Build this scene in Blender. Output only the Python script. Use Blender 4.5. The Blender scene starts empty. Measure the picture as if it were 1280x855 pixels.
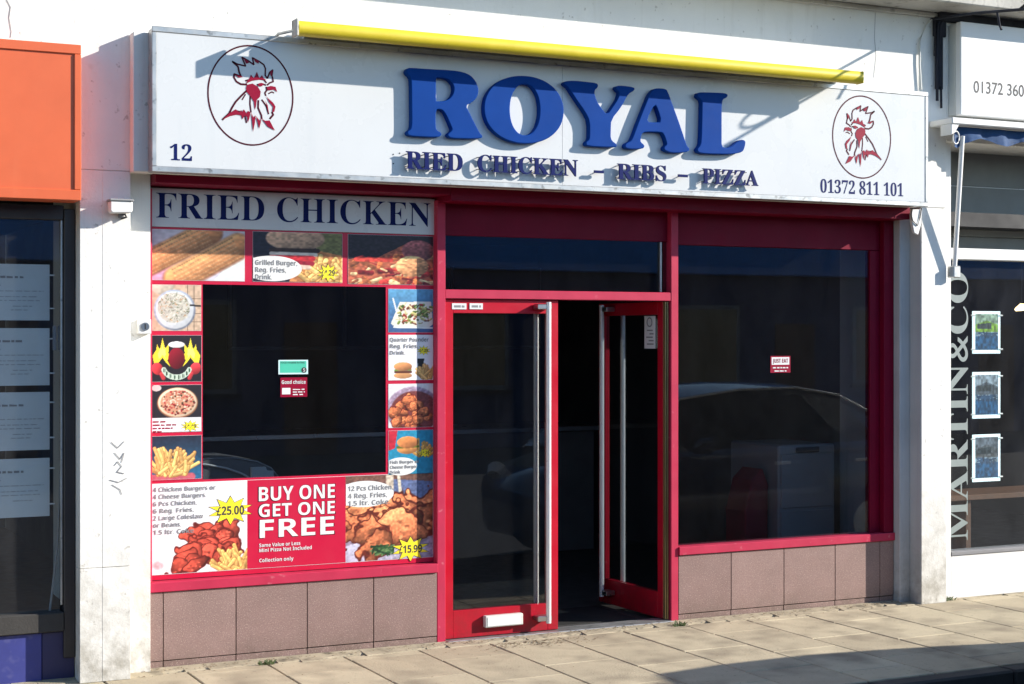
import bpy, bmesh, math, random
import numpy as np
from mathutils import Vector, Matrix
random.seed(7); rng = np.random.default_rng(11)
SC = bpy.context.scene; COL = SC.collection
R = math.radians

# ------------------------------------------------------------------ camera, sky, sun, exposure
F = 2000.0; TH = R(26.1); DIST = 9.7; H = 1.826; HY = 420.0          # photo pixels (1280 x 855)
c_, s_ = math.cos(TH), math.sin(TH)
CX, CY = -DIST * s_, -DIST * c_
cam = bpy.data.cameras.new('camera'); camo = bpy.data.objects.new('camera', cam); COL.objects.link(camo)
camo.location = (CX, CY, H); camo.rotation_euler = (R(90), 0, -TH)
cam.sensor_width = 36; cam.lens = F / 1280 * 36; cam.shift_y = -(427.5 - HY) / 1280
cam.clip_start = .1; cam.clip_end = 2000
SC.camera = camo
SUNV = Vector((2.0, -1.0, .95)).normalized()                         # towards the sun
world = bpy.data.worlds.new('World'); SC.world = world; world.use_nodes = True
wn = world.node_tree; bgn = wn.nodes['Background']
sky = wn.nodes.new('ShaderNodeTexSky'); sky.sky_type = 'NISHITA'; sky.sun_disc = False
sky.sun_elevation = math.asin(SUNV.z); sky.sun_rotation = math.atan2(SUNV.x, SUNV.y)
sky.air_density = 1.0; sky.dust_density = .15; sky.ozone_density = 3.0
wn.links.new(sky.outputs[0], bgn.inputs[0]); bgn.inputs[1].default_value = .128
sun = bpy.data.lights.new('sun', 'SUN'); sun.energy = 4.4; sun.angle = R(.55); sun.color = (1, .93, .83)
suno = bpy.data.objects.new('sun', sun); COL.objects.link(suno); suno.location = (20, -10, 12)
suno.rotation_euler = SUNV.to_track_quat('Z', 'Y').to_euler()
SC.view_settings.view_transform = 'Standard'; SC.view_settings.look = 'None'
SC.view_settings.exposure = .92; SC.view_settings.gamma = 1; SC.view_settings.use_curve_mapping = False
SC.render.engine = 'CYCLES'
SC.cycles.max_bounces = 8; SC.cycles.transparent_max_bounces = 24; SC.cycles.caustics_reflective = False
SC.cycles.caustics_refractive = False; SC.cycles.use_denoising = True; SC.cycles.sample_clamp_indirect = 6

# ------------------------------------------------------------------ photo pixel -> place (a pixel gives a direction, y is the plane it lies on)
def ray(px):
    u = (px - 640) / F; return (u * c_ + s_, -u * s_ + c_)
def hit(px, py, y):
    dx, dy = ray(px); t = (y - CY) / dy; return (CX + t * dx, H - (py - HY) / F * t)
def hx(px, y=0.0): return hit(px, HY, y)[0]
def hz(px, py, y=0.0): return hit(px, py, y)[1]

# ------------------------------------------------------------------ materials
def lin(v): return v / 12.92 if v <= .04045 else ((v + .055) / 1.055) ** 2.4
def rgb(r, g, b): return (lin(r / 255), lin(g / 255), lin(b / 255), 1)
MATS = {}
def mat(name, col, rough=.6, metal=0., var=.12, vscale=3., bump=.0, bscale=60., spec=.5, speck=None, rand=0., coat=0., dirt=None, streak=None):
    if name in MATS: return MATS[name]
    m = bpy.data.materials.new(name); m.use_nodes = True; nt = m.node_tree; N = nt.nodes; L = nt.links
    b = N['Principled BSDF']; b.inputs['Roughness'].default_value = rough; b.inputs['Metallic'].default_value = metal
    b.inputs['Specular IOR Level'].default_value = spec; b.inputs['Coat Weight'].default_value = coat
    geo = N.new('ShaderNodeNewGeometry'); P = geo.outputs['Position']
    def noise(scale, detail=4, rgh=.6, vec=None):
        n = N.new('ShaderNodeTexNoise'); n.inputs['Scale'].default_value = scale; n.inputs['Detail'].default_value = detail
        n.inputs['Roughness'].default_value = rgh; L.new(vec or P, n.inputs['Vector']); return n.outputs['Fac']
    def ramp(src, lo, hi, a=0., b_=1.):
        n = N.new('ShaderNodeMapRange'); n.inputs[1].default_value = lo; n.inputs[2].default_value = hi
        n.inputs[3].default_value = a; n.inputs[4].default_value = b_; L.new(src, n.inputs[0]); return n.outputs[0]
    def mixc(fac, a, b2, mode='MIX'):
        n = N.new('ShaderNodeMix'); n.data_type = 'RGBA'; n.blend_type = mode
        for v, i in ((fac, 0), (a, 6), (b2, 7)):
            if hasattr(v, 'links'): L.new(v, n.inputs[i])
            else: n.inputs[i].default_value = v
        return n.outputs[2]
    sc = lambda k: (min(1, col[0] * k), min(1, col[1] * k), min(1, col[2] * k), 1)
    cur = mixc(ramp(noise(vscale, 6), .3, .7), sc(1 - var), sc(1 + var))
    if rand:
        oi = N.new('ShaderNodeObjectInfo'); cur = mixc(ramp(oi.outputs['Random'], 0, 1, 0, rand), cur, (cur and (col[0] * .55, col[1] * .5, col[2] * .5, 1)))
    if speck:                                     # [(scale, lo, hi, colour, amount)]
        for (ss, lo, hi, c2, am) in speck: cur = mixc(ramp(noise(ss, 2), lo, hi, 0, am), cur, c2)
    if dirt:                                      # (colour, z0, z1, scale, amount): grime that creeps up from z0 to z1 in patches
        c2, z0, z1, ss, am = dirt
        sp = N.new('ShaderNodeSeparateXYZ'); L.new(P, sp.inputs[0])
        mu = N.new('ShaderNodeMath'); mu.operation = 'MULTIPLY'
        L.new(ramp(sp.outputs[2], z0, z1, am, 0), mu.inputs[0]); L.new(ramp(noise(ss, 8, .7), .35, .6), mu.inputs[1])
        cur = mixc(mu.outputs[0], cur, c2)
    if streak:                                    # (colour, amount): vertical run marks
        mp = N.new('ShaderNodeMapping'); mp.inputs['Scale'].default_value = (14, 14, .9); L.new(P, mp.inputs[0])
        cur = mixc(ramp(noise(1.0, 5, .7, mp.outputs[0]), .55, .78, 0, streak[1]), cur, streak[0])
    L.new(cur, b.inputs['Base Color'])
    L.new(ramp(noise(vscale * 2.3, 4), .3, .7, max(.02, rough - .07), min(1, rough + .07)), b.inputs['Roughness'])
    if bump:
        bn = N.new('ShaderNodeBump'); bn.inputs['Strength'].default_value = bump; bn.inputs['Distance'].default_value = .01
        L.new(noise(bscale, 6, .65), bn.inputs['Height']); L.new(bn.outputs[0], b.inputs['Normal'])
    MATS[name] = m; return m
def glass_mat(name, tint, wav=.0, dust=.0032):
    m = bpy.data.materials.new(name); m.use_nodes = True; nt = m.node_tree; N = nt.nodes; L = nt.links; N.clear()
    out = N.new('ShaderNodeOutputMaterial'); mx = N.new('ShaderNodeMixShader'); tr = N.new('ShaderNodeBsdfTransparent'); gl = N.new('ShaderNodeBsdfGlossy')
    tr.inputs[0].default_value = tint; gl.inputs['Roughness'].default_value = .004; gl.inputs[0].default_value = (1, 1, 1, 1)
    geo = N.new('ShaderNodeNewGeometry'); mr = N.new('ShaderNodeMapRange'); mr.inputs[3].default_value = 1.5; mr.inputs[4].default_value = 1 / 1.5
    L.new(geo.outputs['Backfacing'], mr.inputs[0]); fr = N.new('ShaderNodeFresnel'); L.new(mr.outputs[0], fr.inputs[0])
    if wav:
        n = N.new('ShaderNodeTexNoise'); n.inputs['Scale'].default_value = 1.4; n.inputs['Detail'].default_value = 1; L.new(geo.outputs['Position'], n.inputs['Vector'])
        bp = N.new('ShaderNodeBump'); bp.inputs['Strength'].default_value = wav; bp.inputs['Distance'].default_value = .01; L.new(n.outputs[0], bp.inputs['Height'])
        L.new(bp.outputs[0], gl.inputs['Normal'])
    L.new(fr.outputs[0], mx.inputs[0]); L.new(tr.outputs[0], mx.inputs[1]); L.new(gl.outputs[0], mx.inputs[2])
    # film of street dust and wiping smears on the pane
    df = N.new('ShaderNodeBsdfDiffuse'); df.inputs[0].default_value = (.62, .62, .66, 1); mp = N.new('ShaderNodeMapping'); mp.inputs['Scale'].default_value = (2.2, 2.2, .9); mp.inputs['Rotation'].default_value = (0, .5, 0); L.new(geo.outputs['Position'], mp.inputs[0])
    dn = N.new('ShaderNodeTexNoise'); dn.inputs['Scale'].default_value = 2.5; dn.inputs['Detail'].default_value = 7; dn.inputs['Roughness'].default_value = .7; L.new(mp.outputs[0], dn.inputs['Vector'])
    dr_ = N.new('ShaderNodeMapRange'); dr_.inputs[1].default_value = .3; dr_.inputs[2].default_value = .75; dr_.inputs[3].default_value = dust * .35; dr_.inputs[4].default_value = dust * 1.7; L.new(dn.outputs[0], dr_.inputs[0])
    m2 = N.new('ShaderNodeMixShader'); L.new(dr_.outputs[0], m2.inputs[0]); L.new(mx.outputs[0], m2.inputs[1]); L.new(df.outputs[0], m2.inputs[2]); L.new(m2.outputs[0], out.inputs[0])
    MATS[name] = m; return m
GREY = rgb(120, 118, 110)
mat('render', (.80, .79, .75, 1), .85, var=.05, vscale=2.2, bump=.25, bscale=45, dirt=(rgb(120, 112, 92), -.05, .95, 5.5, .75), streak=(rgb(170, 165, 150), .22),
    speck=[(26, .68, .76, rgb(140, 132, 120), .5), (9, .68, .82, rgb(190, 185, 172), .4)])
mat('shadedrender', (.50, .50, .50, 1), .85, var=.08, vscale=3, bump=.25, bscale=45, streak=(rgb(110, 108, 100), .3), dirt=(rgb(70, 66, 58), -.05, .7, 6, .6))  # darker copy of render: shade of the right pier's left side in the colour
mat('ledge', (.50, .48, .43, 1), .9, var=.2, vscale=3, bump=.4, bscale=30, speck=[(12, .55, .75, rgb(90, 85, 75), .7)])
mat('cream', (.62, .60, .54, 1), .8, var=.1, bump=.2, speck=[(20, .6, .72, rgb(110, 104, 92), .6)])
mat('pink', rgb(184, 46, 76), .48, var=.10, vscale=5, spec=.3, bump=.05, bscale=90, speck=[(18, .66, .76, rgb(205, 120, 130), .5)])
mat('red', rgb(182, 12, 40), .38, var=.08, vscale=4, spec=.35, dirt=(rgb(96, 40, 40), -.02, .35, 16, .55), bump=.03, bscale=90, speck=[(22, .70, .78, rgb(205, 80, 90), .5)])
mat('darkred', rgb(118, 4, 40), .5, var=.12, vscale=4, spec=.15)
mat('vinyl', rgb(196, 24, 62), .35, var=.05)
mat('signface', (.645, .655, .655, 1), .28, var=.025, vscale=1.5, streak=(rgb(190, 195, 198), .25), speck=[(60, .70, .76, rgb(175, 178, 180), .35)])
mat('alu', (.46, .47, .47, 1), .42, metal=.75, var=.18, vscale=8, speck=[(22, .6, .72, rgb(80, 80, 78), .6)])
mat('chrome', (.80, .79, .76, 1), .34, metal=.3, var=.05)
mat('blue', rgb(0, 60, 138), .6, var=.06, vscale=6, spec=.1)
mat('navy', rgb(4, 22, 88), .5, var=.05, spec=.15)
mat('maroon', rgb(74, 4, 28), .5, var=.05, spec=.15)
mat('crimson', rgb(142, 4, 46), .45, var=.05, spec=.2)
mat('yellow', rgb(218, 196, 50), .42, var=.06, vscale=6, speck=[(14, .66, .8, rgb(150, 140, 60), .5)])
mat('tile', rgb(142, 116, 110), .5, var=.10, vscale=5, rand=.25, speck=[(170, .58, .64, rgb(196, 176, 164), .6), (130, .60, .66, rgb(98, 76, 72), .6)], dirt=(rgb(95, 82, 70), -.02, .16, 9, .6))
mat('paving', rgb(196, 183, 154), .9, var=.13, vscale=2.4, bump=.35, bscale=70, rand=.48, speck=[(2.6, .46, .72, rgb(128, 116, 98), .75), (38, .62, .72, rgb(105, 98, 86), .45), (90, .64, .7, rgb(200, 190, 165), .4)])
mat('mortar', rgb(70, 64, 54), .95, var=.3, vscale=14, bump=.4, bscale=60)
mat('fillet', rgb(168, 156, 132), .95, var=.2, vscale=9, bump=.5, bscale=45, speck=[(8, .58, .7, rgb(90, 82, 68), .7)])
mat('kerb', rgb(60, 58, 56), .9, var=.15, vscale=4, bump=.3, bscale=60)
mat('asphalt', rgb(62, 62, 64), .92, var=.2, vscale=30, bump=.5, bscale=160)
mat('orange', rgb(214, 100, 58), .45, var=.05, vscale=5, streak=(rgb(225, 140, 100), .15))
mat('white', (.78, .78, .76, 1), .45, var=.03)
mat('offwhite', (.62, .62, .58, 1), .5, var=.06)
mat('black', (.012, .012, .013, 1), .5, var=.3)
mat('darkframe', (.028, .025, .028, 1), .42, var=.2)
mat('bluepanel', rgb(54, 60, 128), .5, var=.12, vscale=6, speck=[(14, .6, .74, rgb(90, 92, 140), .5)])
mat('bluepanel2', rgb(38, 40, 84), .5, var=.12, vscale=6)
mat('grime_and_gap', rgb(28, 30, 40), .8, var=.4, vscale=12)  # dirty cables and ironwork; also the shade of the gap above the sign
mat('shutter', rgb(138, 138, 132), .6, var=.08, vscale=5)
mat('fabricblue', rgb(24, 66, 112), .8, var=.15, vscale=8, bump=.2, bscale=120)
mat('card', (.56, .60, .62, 1), .6, var=.06)
mat('paper', (.70, .72, .72, 1), .7, var=.03)
mat('ink', (.03, .03, .035, 1), .6, var=.1)
mat('greyink', (.22, .22, .23, 1), .6, var=.1)
mat('midink', (.36, .37, .38, 1), .6, var=.1)
mat('lettergrey', (.24, .28, .27, 1), .5, var=.08, vscale=12)
mat('cardglow', (.62, .82, .84, 1), .4, var=.03)
mat('teal', rgb(70, 190, 160), .5, var=.05)
mat('staryellow', rgb(245, 225, 40), .5, var=.04)
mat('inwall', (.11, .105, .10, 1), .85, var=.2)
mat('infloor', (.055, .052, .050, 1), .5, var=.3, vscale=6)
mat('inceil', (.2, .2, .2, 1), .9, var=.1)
mat('appliance', (.30, .31, .31, 1), .4, var=.05)
mat('steel', (.50, .50, .50, 1), .32, metal=1, var=.1)
mat('brass', rgb(190, 170, 120), .4, metal=.8, var=.1)
mat('carpaint', rgb(14, 26, 60), .18, var=.05, coat=1.)
mat('carblack', rgb(20, 21, 24), .2, var=.05, coat=1.)
mat('tyre', (.012, .012, .012, 1), .85, var=.2)
mat('brick', rgb(120, 80, 64), .9, var=.2, vscale=5)
mat('leaf', (.030, .055, .016, 1), .6, var=.45, vscale=3)
mat('weed', (.06, .085, .025, 1), .7, var=.4, vscale=20)
mat('stain', rgb(112, 92, 68), .9, var=.25, vscale=12)
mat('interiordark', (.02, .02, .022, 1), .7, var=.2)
mat('wood', rgb(96, 62, 38), .6, var=.2, vscale=8)
mat('rubber', (.02, .02, .02, 1), .7)
GLASS = glass_mat('glass', (.95, .97, .97, 1), .03, .013)
TINT = glass_mat('tinted_glass', (.74, .77, .79, 1), .03)
def emit(name, col, st):
    m = bpy.data.materials.new(name); m.use_nodes = True; b = m.node_tree.nodes['Principled BSDF']
    b.inputs['Emission Color'].default_value = col; b.inputs['Emission Strength'].default_value = st; MATS[name] = m; return m
emit('lampglow', (1, .75, .35, 1), 3)
emit('ledpanel', (.62, .9, .95, 1), .55)
pm = bpy.data.materials.new('print'); pm.use_nodes = True
_a = pm.node_tree.nodes.new('ShaderNodeAttribute'); _a.attribute_name = 'ink'
pm.node_tree.links.new(_a.outputs['Color'], pm.node_tree.nodes['Principled BSDF'].inputs['Base Color'])
pm.node_tree.nodes['Principled BSDF'].inputs['Roughness'].default_value = .4; MATS['print'] = pm

# ------------------------------------------------------------------ object helpers (all shapes are given in world metres)
WL = {}
def tag(o, label=None, cat=None, group=None, kind=None):
    if label: o['label'] = label
    if cat: o['category'] = cat
    if group: o['group'] = group
    if kind: o['kind'] = kind
    return o
def thing(name, label, cat, loc, group=None):
    o = bpy.data.objects.new(name, None); COL.objects.link(o); o.location = loc; o.empty_display_size = .1
    WL[o] = Vector(loc); return tag(o, label, cat, group)
def link(name, me, m, parent=None, smooth=False):
    base = WL[parent] if parent is not None else None
    if base is None:
        co = np.empty(len(me.vertices) * 3, 'f'); me.vertices.foreach_get('co', co); co = co.reshape(-1, 3)
        lo, hi = co.min(0), co.max(0); base = Vector(((lo[0] + hi[0]) / 2, (lo[1] + hi[1]) / 2, lo[2]))
    me.transform(Matrix.Translation(-base))
    o = bpy.data.objects.new(name, me); COL.objects.link(o)
    if m is not None:
        me.materials.clear(); me.materials.append(MATS[m] if isinstance(m, str) else m)
    if parent is not None: o.parent = parent
    else: o.location = base
    WL[o] = base
    if smooth: me.polygons.foreach_set('use_smooth', [True] * len(me.polygons))
    return o
class MB:
    def __init__(s): s.v = []; s.f = []
    def add(s, vs, fs):
        k = len(s.v); s.v += [tuple(v) for v in vs]; s.f += [tuple(i + k for i in f) for f in fs]; return s
    def box(s, x0, x1, y0, y1, z0, z1):
        vs = [(x, y, z) for z in (z0, z1) for y in (y0, y1) for x in (x0, x1)]
        return s.add(vs, [(0, 2, 3, 1), (4, 5, 7, 6), (0, 1, 5, 4), (1, 3, 7, 5), (3, 2, 6, 7), (2, 0, 4, 6)])
    def tube(s, pts, r, n=10, caps=True):
        pts = [Vector(p) for p in pts]; rr = r if isinstance(r, (list, tuple)) else [r] * len(pts); k = len(s.v); vs = []; fs = []
        for i, p in enumerate(pts):
            d = (pts[min(i + 1, len(pts) - 1)] - pts[max(i - 1, 0)]).normalized()
            a = d.cross(Vector((0, 0, 1)) if abs(d.z) < .9 else Vector((1, 0, 0))).normalized(); b = d.cross(a)
            for j in range(n):
                t = 2 * math.pi * j / n; vs.append(p + (a * math.cos(t) + b * math.sin(t)) * rr[i])
        for i in range(len(pts) - 1):
            for j in range(n): fs.append((i * n + j, i * n + (j + 1) % n, (i + 1) * n + (j + 1) % n, (i + 1) * n + j))
        if caps:
            q = len(vs); vs += vs[:n] + vs[(len(pts) - 1) * n:len(pts) * n]; fs += [tuple(range(q + n - 1, q - 1, -1)), tuple(range(q + n, q + 2 * n))]
        return s.add(vs, fs)
    def prism(s, poly, y0, y1):                    # poly in (x, z), extruded along y
        n = len(poly); vs = [(x, y0, z) for x, z in poly] + [(x, y1, z) for x, z in poly]
        return s.add(vs, [tuple(range(n)), tuple(range(2 * n - 1, n - 1, -1))] + [(i, n + i, n + (i + 1) % n, (i + 1) % n) for i in range(n)])
    def stroke(s, pts, w, y, close=False):         # flat painted line in the xz plane
        pts = list(pts) + ([pts[0]] if close else []); k = len(pts)
        for i in range(k - 1):
            (x0, z0), (x1, z1) = pts[i], pts[i + 1]; dx, dz = x1 - x0, z1 - z0; l = math.hypot(dx, dz) or 1e-9
            w0 = w if not isinstance(w, (list, tuple)) else w[i]; w1 = w if not isinstance(w, (list, tuple)) else w[i + 1]
            nx, nz = -dz / l / 2, dx / l / 2; e = .15 * min(w0, w1) / l; yy = y - .00012 * ((i % 5) + 1)
            ax, az, bx, bz = x0 - dx * e, z0 - dz * e, x1 + dx * e, z1 + dz * e
            s.add([(ax - nx * w0, yy, az - nz * w0), (bx - nx * w1, yy, bz - nz * w1), (bx + nx * w1, yy, bz + nz * w1), (ax + nx * w0, yy, az + nz * w0)], [(0, 1, 2, 3)])
        return s
    def mesh(s, name, bevel=0, seg=1):
        me = bpy.data.meshes.new(name); me.from_pydata(s.v, [], s.f); me.update()
        bm = bmesh.new(); bm.from_mesh(me)
        bmesh.ops.recalc_face_normals(bm, faces=bm.faces)
        if bevel:
            ed = [e for e in bm.edges if len(e.link_faces) == 2 and e.calc_face_angle(0) > .6]
            bmesh.ops.bevel(bm, geom=ed, offset=bevel, segments=seg, affect='EDGES', profile=.6)
        bm.to_mesh(me); bm.free(); return me
    def build(s, name, m, parent=None, bevel=0, seg=1, smooth=False): return link(name, s.mesh(name, bevel, seg), m, parent, smooth)
def box(name, m, parent, x0, x1, y0, y1, z0, z1, bevel=.002): return MB().box(min(x0, x1), max(x0, x1), y0, y1, min(z0, z1), max(z0, z1)).build(name, m, parent, bevel)
def struct(o): return tag(o, kind='structure')
def sheet(name, m, parent, poly, y, th=.0008):     # thin printed layer / sticker, poly in (x, z)
    return MB().prism(poly, y - th, y).build(name, m, parent)
def smoothloop(p, it=2):
    for _ in range(it):
        q = []
        for i in range(len(p)):
            a, b = p[i], p[(i + 1) % len(p)]
            q += [(a[0] * .75 + b[0] * .25, a[1] * .75 + b[1] * .25), (a[0] * .25 + b[0] * .75, a[1] * .25 + b[1] * .75)]
        p = q
    return p
def curve_mesh(loops, ext, bev=0.):
    c = bpy.data.curves.new('outline', 'CURVE'); c.dimensions = '2D'; c.fill_mode = 'BOTH'; c.extrude = ext; c.bevel_depth = bev; c.bevel_resolution = 2
    if bev: c.offset = -bev
    for lp in loops:
        sp = c.splines.new('POLY'); sp.points.add(len(lp) - 1); sp.use_cyclic_u = True
        for p, q in zip(sp.points, lp): p.co = (q[0], q[1], 0, 1)
    o = bpy.data.objects.new('outline', c); COL.objects.link(o); me = bpy.data.meshes.new_from_object(o)
    bpy.data.objects.remove(o); bpy.data.curves.remove(c); return me
ROTF = Matrix(((1, 0, 0, 0), (0, 0, -1, 0), (0, 1, 0, 0), (0, 0, 0, 1)))    # drawing plane -> facade plane
def serif(t):
    return ''.join(chr(0x1D400 + ord(q) - 65) if 'A' <= q <= 'Z' else chr(0x1D7CE + ord(q) - 48) if '0' <= q <= '9' else q for q in t)
def sbold(t):
    return ''.join(chr(0x1D5D4 + ord(q) - 65) if 'A' <= q <= 'Z' else chr(0x1D5EE + ord(q) - 97) if 'a' <= q <= 'z' else chr(0x1D7EC + ord(q) - 48) if '0' <= q <= '9' else q for q in t)
CAPS = {}
def text_raw(t, ext=0., off=0.):
    c = bpy.data.curves.new('lettering', 'FONT'); c.body = t; c.size = 1; c.extrude = ext; c.offset = off
    o = bpy.data.objects.new('lettering', c); COL.objects.link(o); me = bpy.data.meshes.new_from_object(o)
    bpy.data.objects.remove(o); bpy.data.curves.remove(c); return me
def text(t, x0, x1, z0, z1, y, ext=0., off=0.):
    """lettering with cap height z0..z1, stretched to x0..x1, front at y"""
    key = 'H' if t[0].isascii() else (serif('H') if 0x1D400 <= ord(t[0]) < 0x1D434 or 0x1D7CE <= ord(t[0]) < 0x1D7D8 else sbold('H'))
    if key not in CAPS:
        q = text_raw(key); CAPS[key] = max(v.co.y for v in q.vertices); bpy.data.meshes.remove(q)
    me = text_raw(t, ext, off)
    xs = [v.co.x for v in me.vertices]; a, b = min(xs), max(xs); kx = (x1 - x0) / (b - a); kz = (z1 - z0) / CAPS[key]
    for v in me.vertices: v.co = Vector((x0 + (v.co.x - a) * kx, y - v.co.z, z0 + v.co.y * kz))
    me.update()
    return me
def islands(me):
    bm = bmesh.new(); bm.from_mesh(me); bmesh.ops.remove_doubles(bm, verts=bm.verts, dist=1e-5); bm.verts.ensure_lookup_table(); seen = set(); out = []
    for v in bm.verts:
        if v in seen: continue
        st = [v]; seen.add(v); grp = []
        while st:
            w = st.pop(); grp.append(w)
            for e in w.link_edges:
                u = e.other_vert(w)
                if u not in seen: seen.add(u); st.append(u)
        idx = {w: i for i, w in enumerate(grp)}; fs = {f for w in grp for f in w.link_faces}
        m2 = bpy.data.meshes.new('letter'); m2.from_pydata([w.co[:] for w in grp], [], [[idx[w] for w in f.verts] for f in fs]); m2.update(); out.append(m2)
    bm.free(); return sorted(out, key=lambda q: min(v.co.x for v in q.vertices))
def ptext(t, pxl, pxr, pyb, pyt, y, m, parent, name='lettering', off=0., ext=0., lift=.0012, split=False):
    """flat printed text; pixel box is read at its left end"""
    x0, x1 = hx(pxl, y), hx(pxr, y); z0, z1 = hz(pxl, pyb, y), hz(pxl, pyt, y)
    if split: return [link('letter', im, m, parent) for im in islands(text(t, x0, x1, z0, z1, y - lift, ext, off))]
    return link(name, text(t, x0, x1, z0, z1, y - lift, ext, off), m, parent)
def copy_tree(o, parent=None):
    q = o.copy(); COL.objects.link(q); q.parent = parent; WL[q] = WL[o]
    for ch in o.children: copy_tree(ch, q)
    return q

# ================================================================== THE SETTING
def slab_mesh(w, l):
    m = MB().box(-w / 2, w / 2, -l / 2, l / 2, -.03, 0).mesh('paving_slab', .004); m.materials.append(MATS['paving']); return m
KY = -1.94                                                            # kerb face
pave = struct(box('pavement', 'mortar', None, -14, 18, KY - .0, .0, -.20, -.008, 0))
YB = -.11
fill = MB()
for i in range(60):                                                   # cement fillet along the foot of the shopfront, in uneven lengths
    x0 = -3.2 + i * .13; x1 = x0 + .13
    d0, d1 = YB + .035 * math.sin(i * 1.7) + random.uniform(-.012, .012), 0
    fill.add([(x0, d0 - .012, -.007), (x1, d0 + random.uniform(-.02, .0), -.007), (x1, -.001, -.007), (x0, -.001, -.007),
              (x0, d0, .003), (x1, d0 + .006, .004), (x1, -.001, .012), (x0, -.001, .012)], [(0, 1, 5, 4), (4, 5, 6, 7), (0, 4, 7, 3), (1, 2, 6, 5)])
link('cement_fillet', fill.mesh('cement_fillet'), 'fillet', pave)
PW = .4545; sm = {}
def slab(x0, x1, y0, y1):
    w, l = round(x1 - x0 - .009, 4), round(y1 - y0 - .009, 4)
    if l < .03: return
    if (w, l) not in sm: sm[(w, l)] = slab_mesh(w, l)
    o = bpy.data.objects.new('paving_slab', sm[(w, l)]); COL.objects.link(o); o.parent = pave; WL[o] = WL[pave]
    o.location = Vector(((x0 + x1) / 2, (y0 + y1) / 2, random.uniform(-.0015, .0015))) - WL[pave]
    o.rotation_euler = (random.uniform(-.002, .002), random.uniform(-.002, .002), 0)
for k in range(-7, 18):
    x0 = -.21 + k * PW; x1 = x0 + PW
    if k % 2 == 0: ys = [YB, -.215, -.835, -1.455, KY + .0]
    else: ys = [YB, -.45, -1.075, -1.69, KY + .0]
    for a, b in zip(ys[:-1], ys[1:]): slab(x0, x1, b, a)
slab_far = struct(box('far_pavement', 'paving', pave, -14, -.21 - 7 * PW, KY, -.12, -.02, -.001, 0)); del slab_far['kind']
sf2 = box('far_pavement', 'paving', pave, -.21 + 18 * PW, 18, KY, -.12, -.02, -.001, 0)
for i in range(34):
    x0 = -13.5 + i * .915
    kb = box('kerb_stone', 'kerb', pave, x0, x0 + .908, KY - .125, KY - .004, -.20, -.002 + random.uniform(-.002, .002), .012)
road = struct(box('road', 'asphalt', None, -40, 60, -13, KY - .05, -.4, -.115, 0))
verge = struct(box('ground', 'kerb', None, -300, 300, -300, -12.9, -.5, -.112, 0))

# ---- room behind the glass
XL, XR, YI, ZC = -2.34, 3.02, 5.5, 2.72
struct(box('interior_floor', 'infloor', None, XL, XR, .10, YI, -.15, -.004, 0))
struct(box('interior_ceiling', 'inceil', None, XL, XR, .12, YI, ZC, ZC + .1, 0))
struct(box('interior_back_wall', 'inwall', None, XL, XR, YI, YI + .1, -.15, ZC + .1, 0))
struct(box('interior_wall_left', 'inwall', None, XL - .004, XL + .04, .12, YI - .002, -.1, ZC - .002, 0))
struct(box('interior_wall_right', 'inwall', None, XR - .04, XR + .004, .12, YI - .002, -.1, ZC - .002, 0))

# ================================================================== WHITE BUILDING
bld = thing('white_building', 'white rendered building whose piers and upper wall frame the red shopfront', 'building', (.3, .4, 0))
XP0, XP1, XPJ = hx(100, -.17), hx(163, -.17), hx(128, -.17)
XQ0, XQ1 = hx(1152, -.17), hx(1183, -.17)
ZJ = hz(130, 709, -.17)
def pier(x0, x1, y0, y1, z0, z1): return box('pier', 'render', bld, x0, x1, y0, y1, z0, z1, .0012)
pier(XP0, XPJ, -.1685, .6, 0.001, ZJ - .002); pier(XPJ, XP1, -.1697, .6, 0.001, ZJ - .003)
pier(XP0, XPJ, -.17, .6, ZJ, 2.70); pier(XPJ, XP1, -.1712, .6, ZJ, 2.70)
pier(XP1 + .002, -2.212, -.06, .6, .001, 2.74)
pier(XQ0, XQ1, -.17, .6, .001, 2.70); box('pier_strip', 'shadedrender', bld, 2.921, XQ0 - .006, -.06, .6, .001, 2.74, .004)
box('return_shade', 'shadedrender', bld, XQ0 - .0055, XQ0 - .0005, -.166, .5, .001, 2.699, .002)  # thin panel added over the return, carrying its shade in colour
box('upper_wall', 'render', bld, -9, XQ1, -.17, .3, 2.702, 4.10, .004); box('upper_wall', 'render', bld, XQ1 + .0005, 12, -.1695, .3, 3.16, 4.10, .004)
box('lintel', 'darkred', bld, -2.21, -.48, -.166, .12, 2.650, 2.7015, .002); box('lintel', 'darkred', bld, -.4795, 2.92, -.166, .12, 2.616, 2.7015, .002)  # right length shaped lower to block stray sun from the header board
led = box('ledge', 'ledge', bld, -9, 12, -.49, -.172, 4.03, 4.17, .008)
box('ledge_fillet', 'ledge', bld, -9, 12, -.20, -.173, 3.995, 4.029, .006)
box('parapet_wall', 'render', bld, -9, 12, -.17, .3, 4.101, 6.8, 0)
box('party_wall', 'render', bld, -9, 12, .301, .6, 2.76, 6.8, 0)
box('roof', 'asphalt', bld, -9, 12, -.1, 9, 6.801, 6.9, 0)
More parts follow.
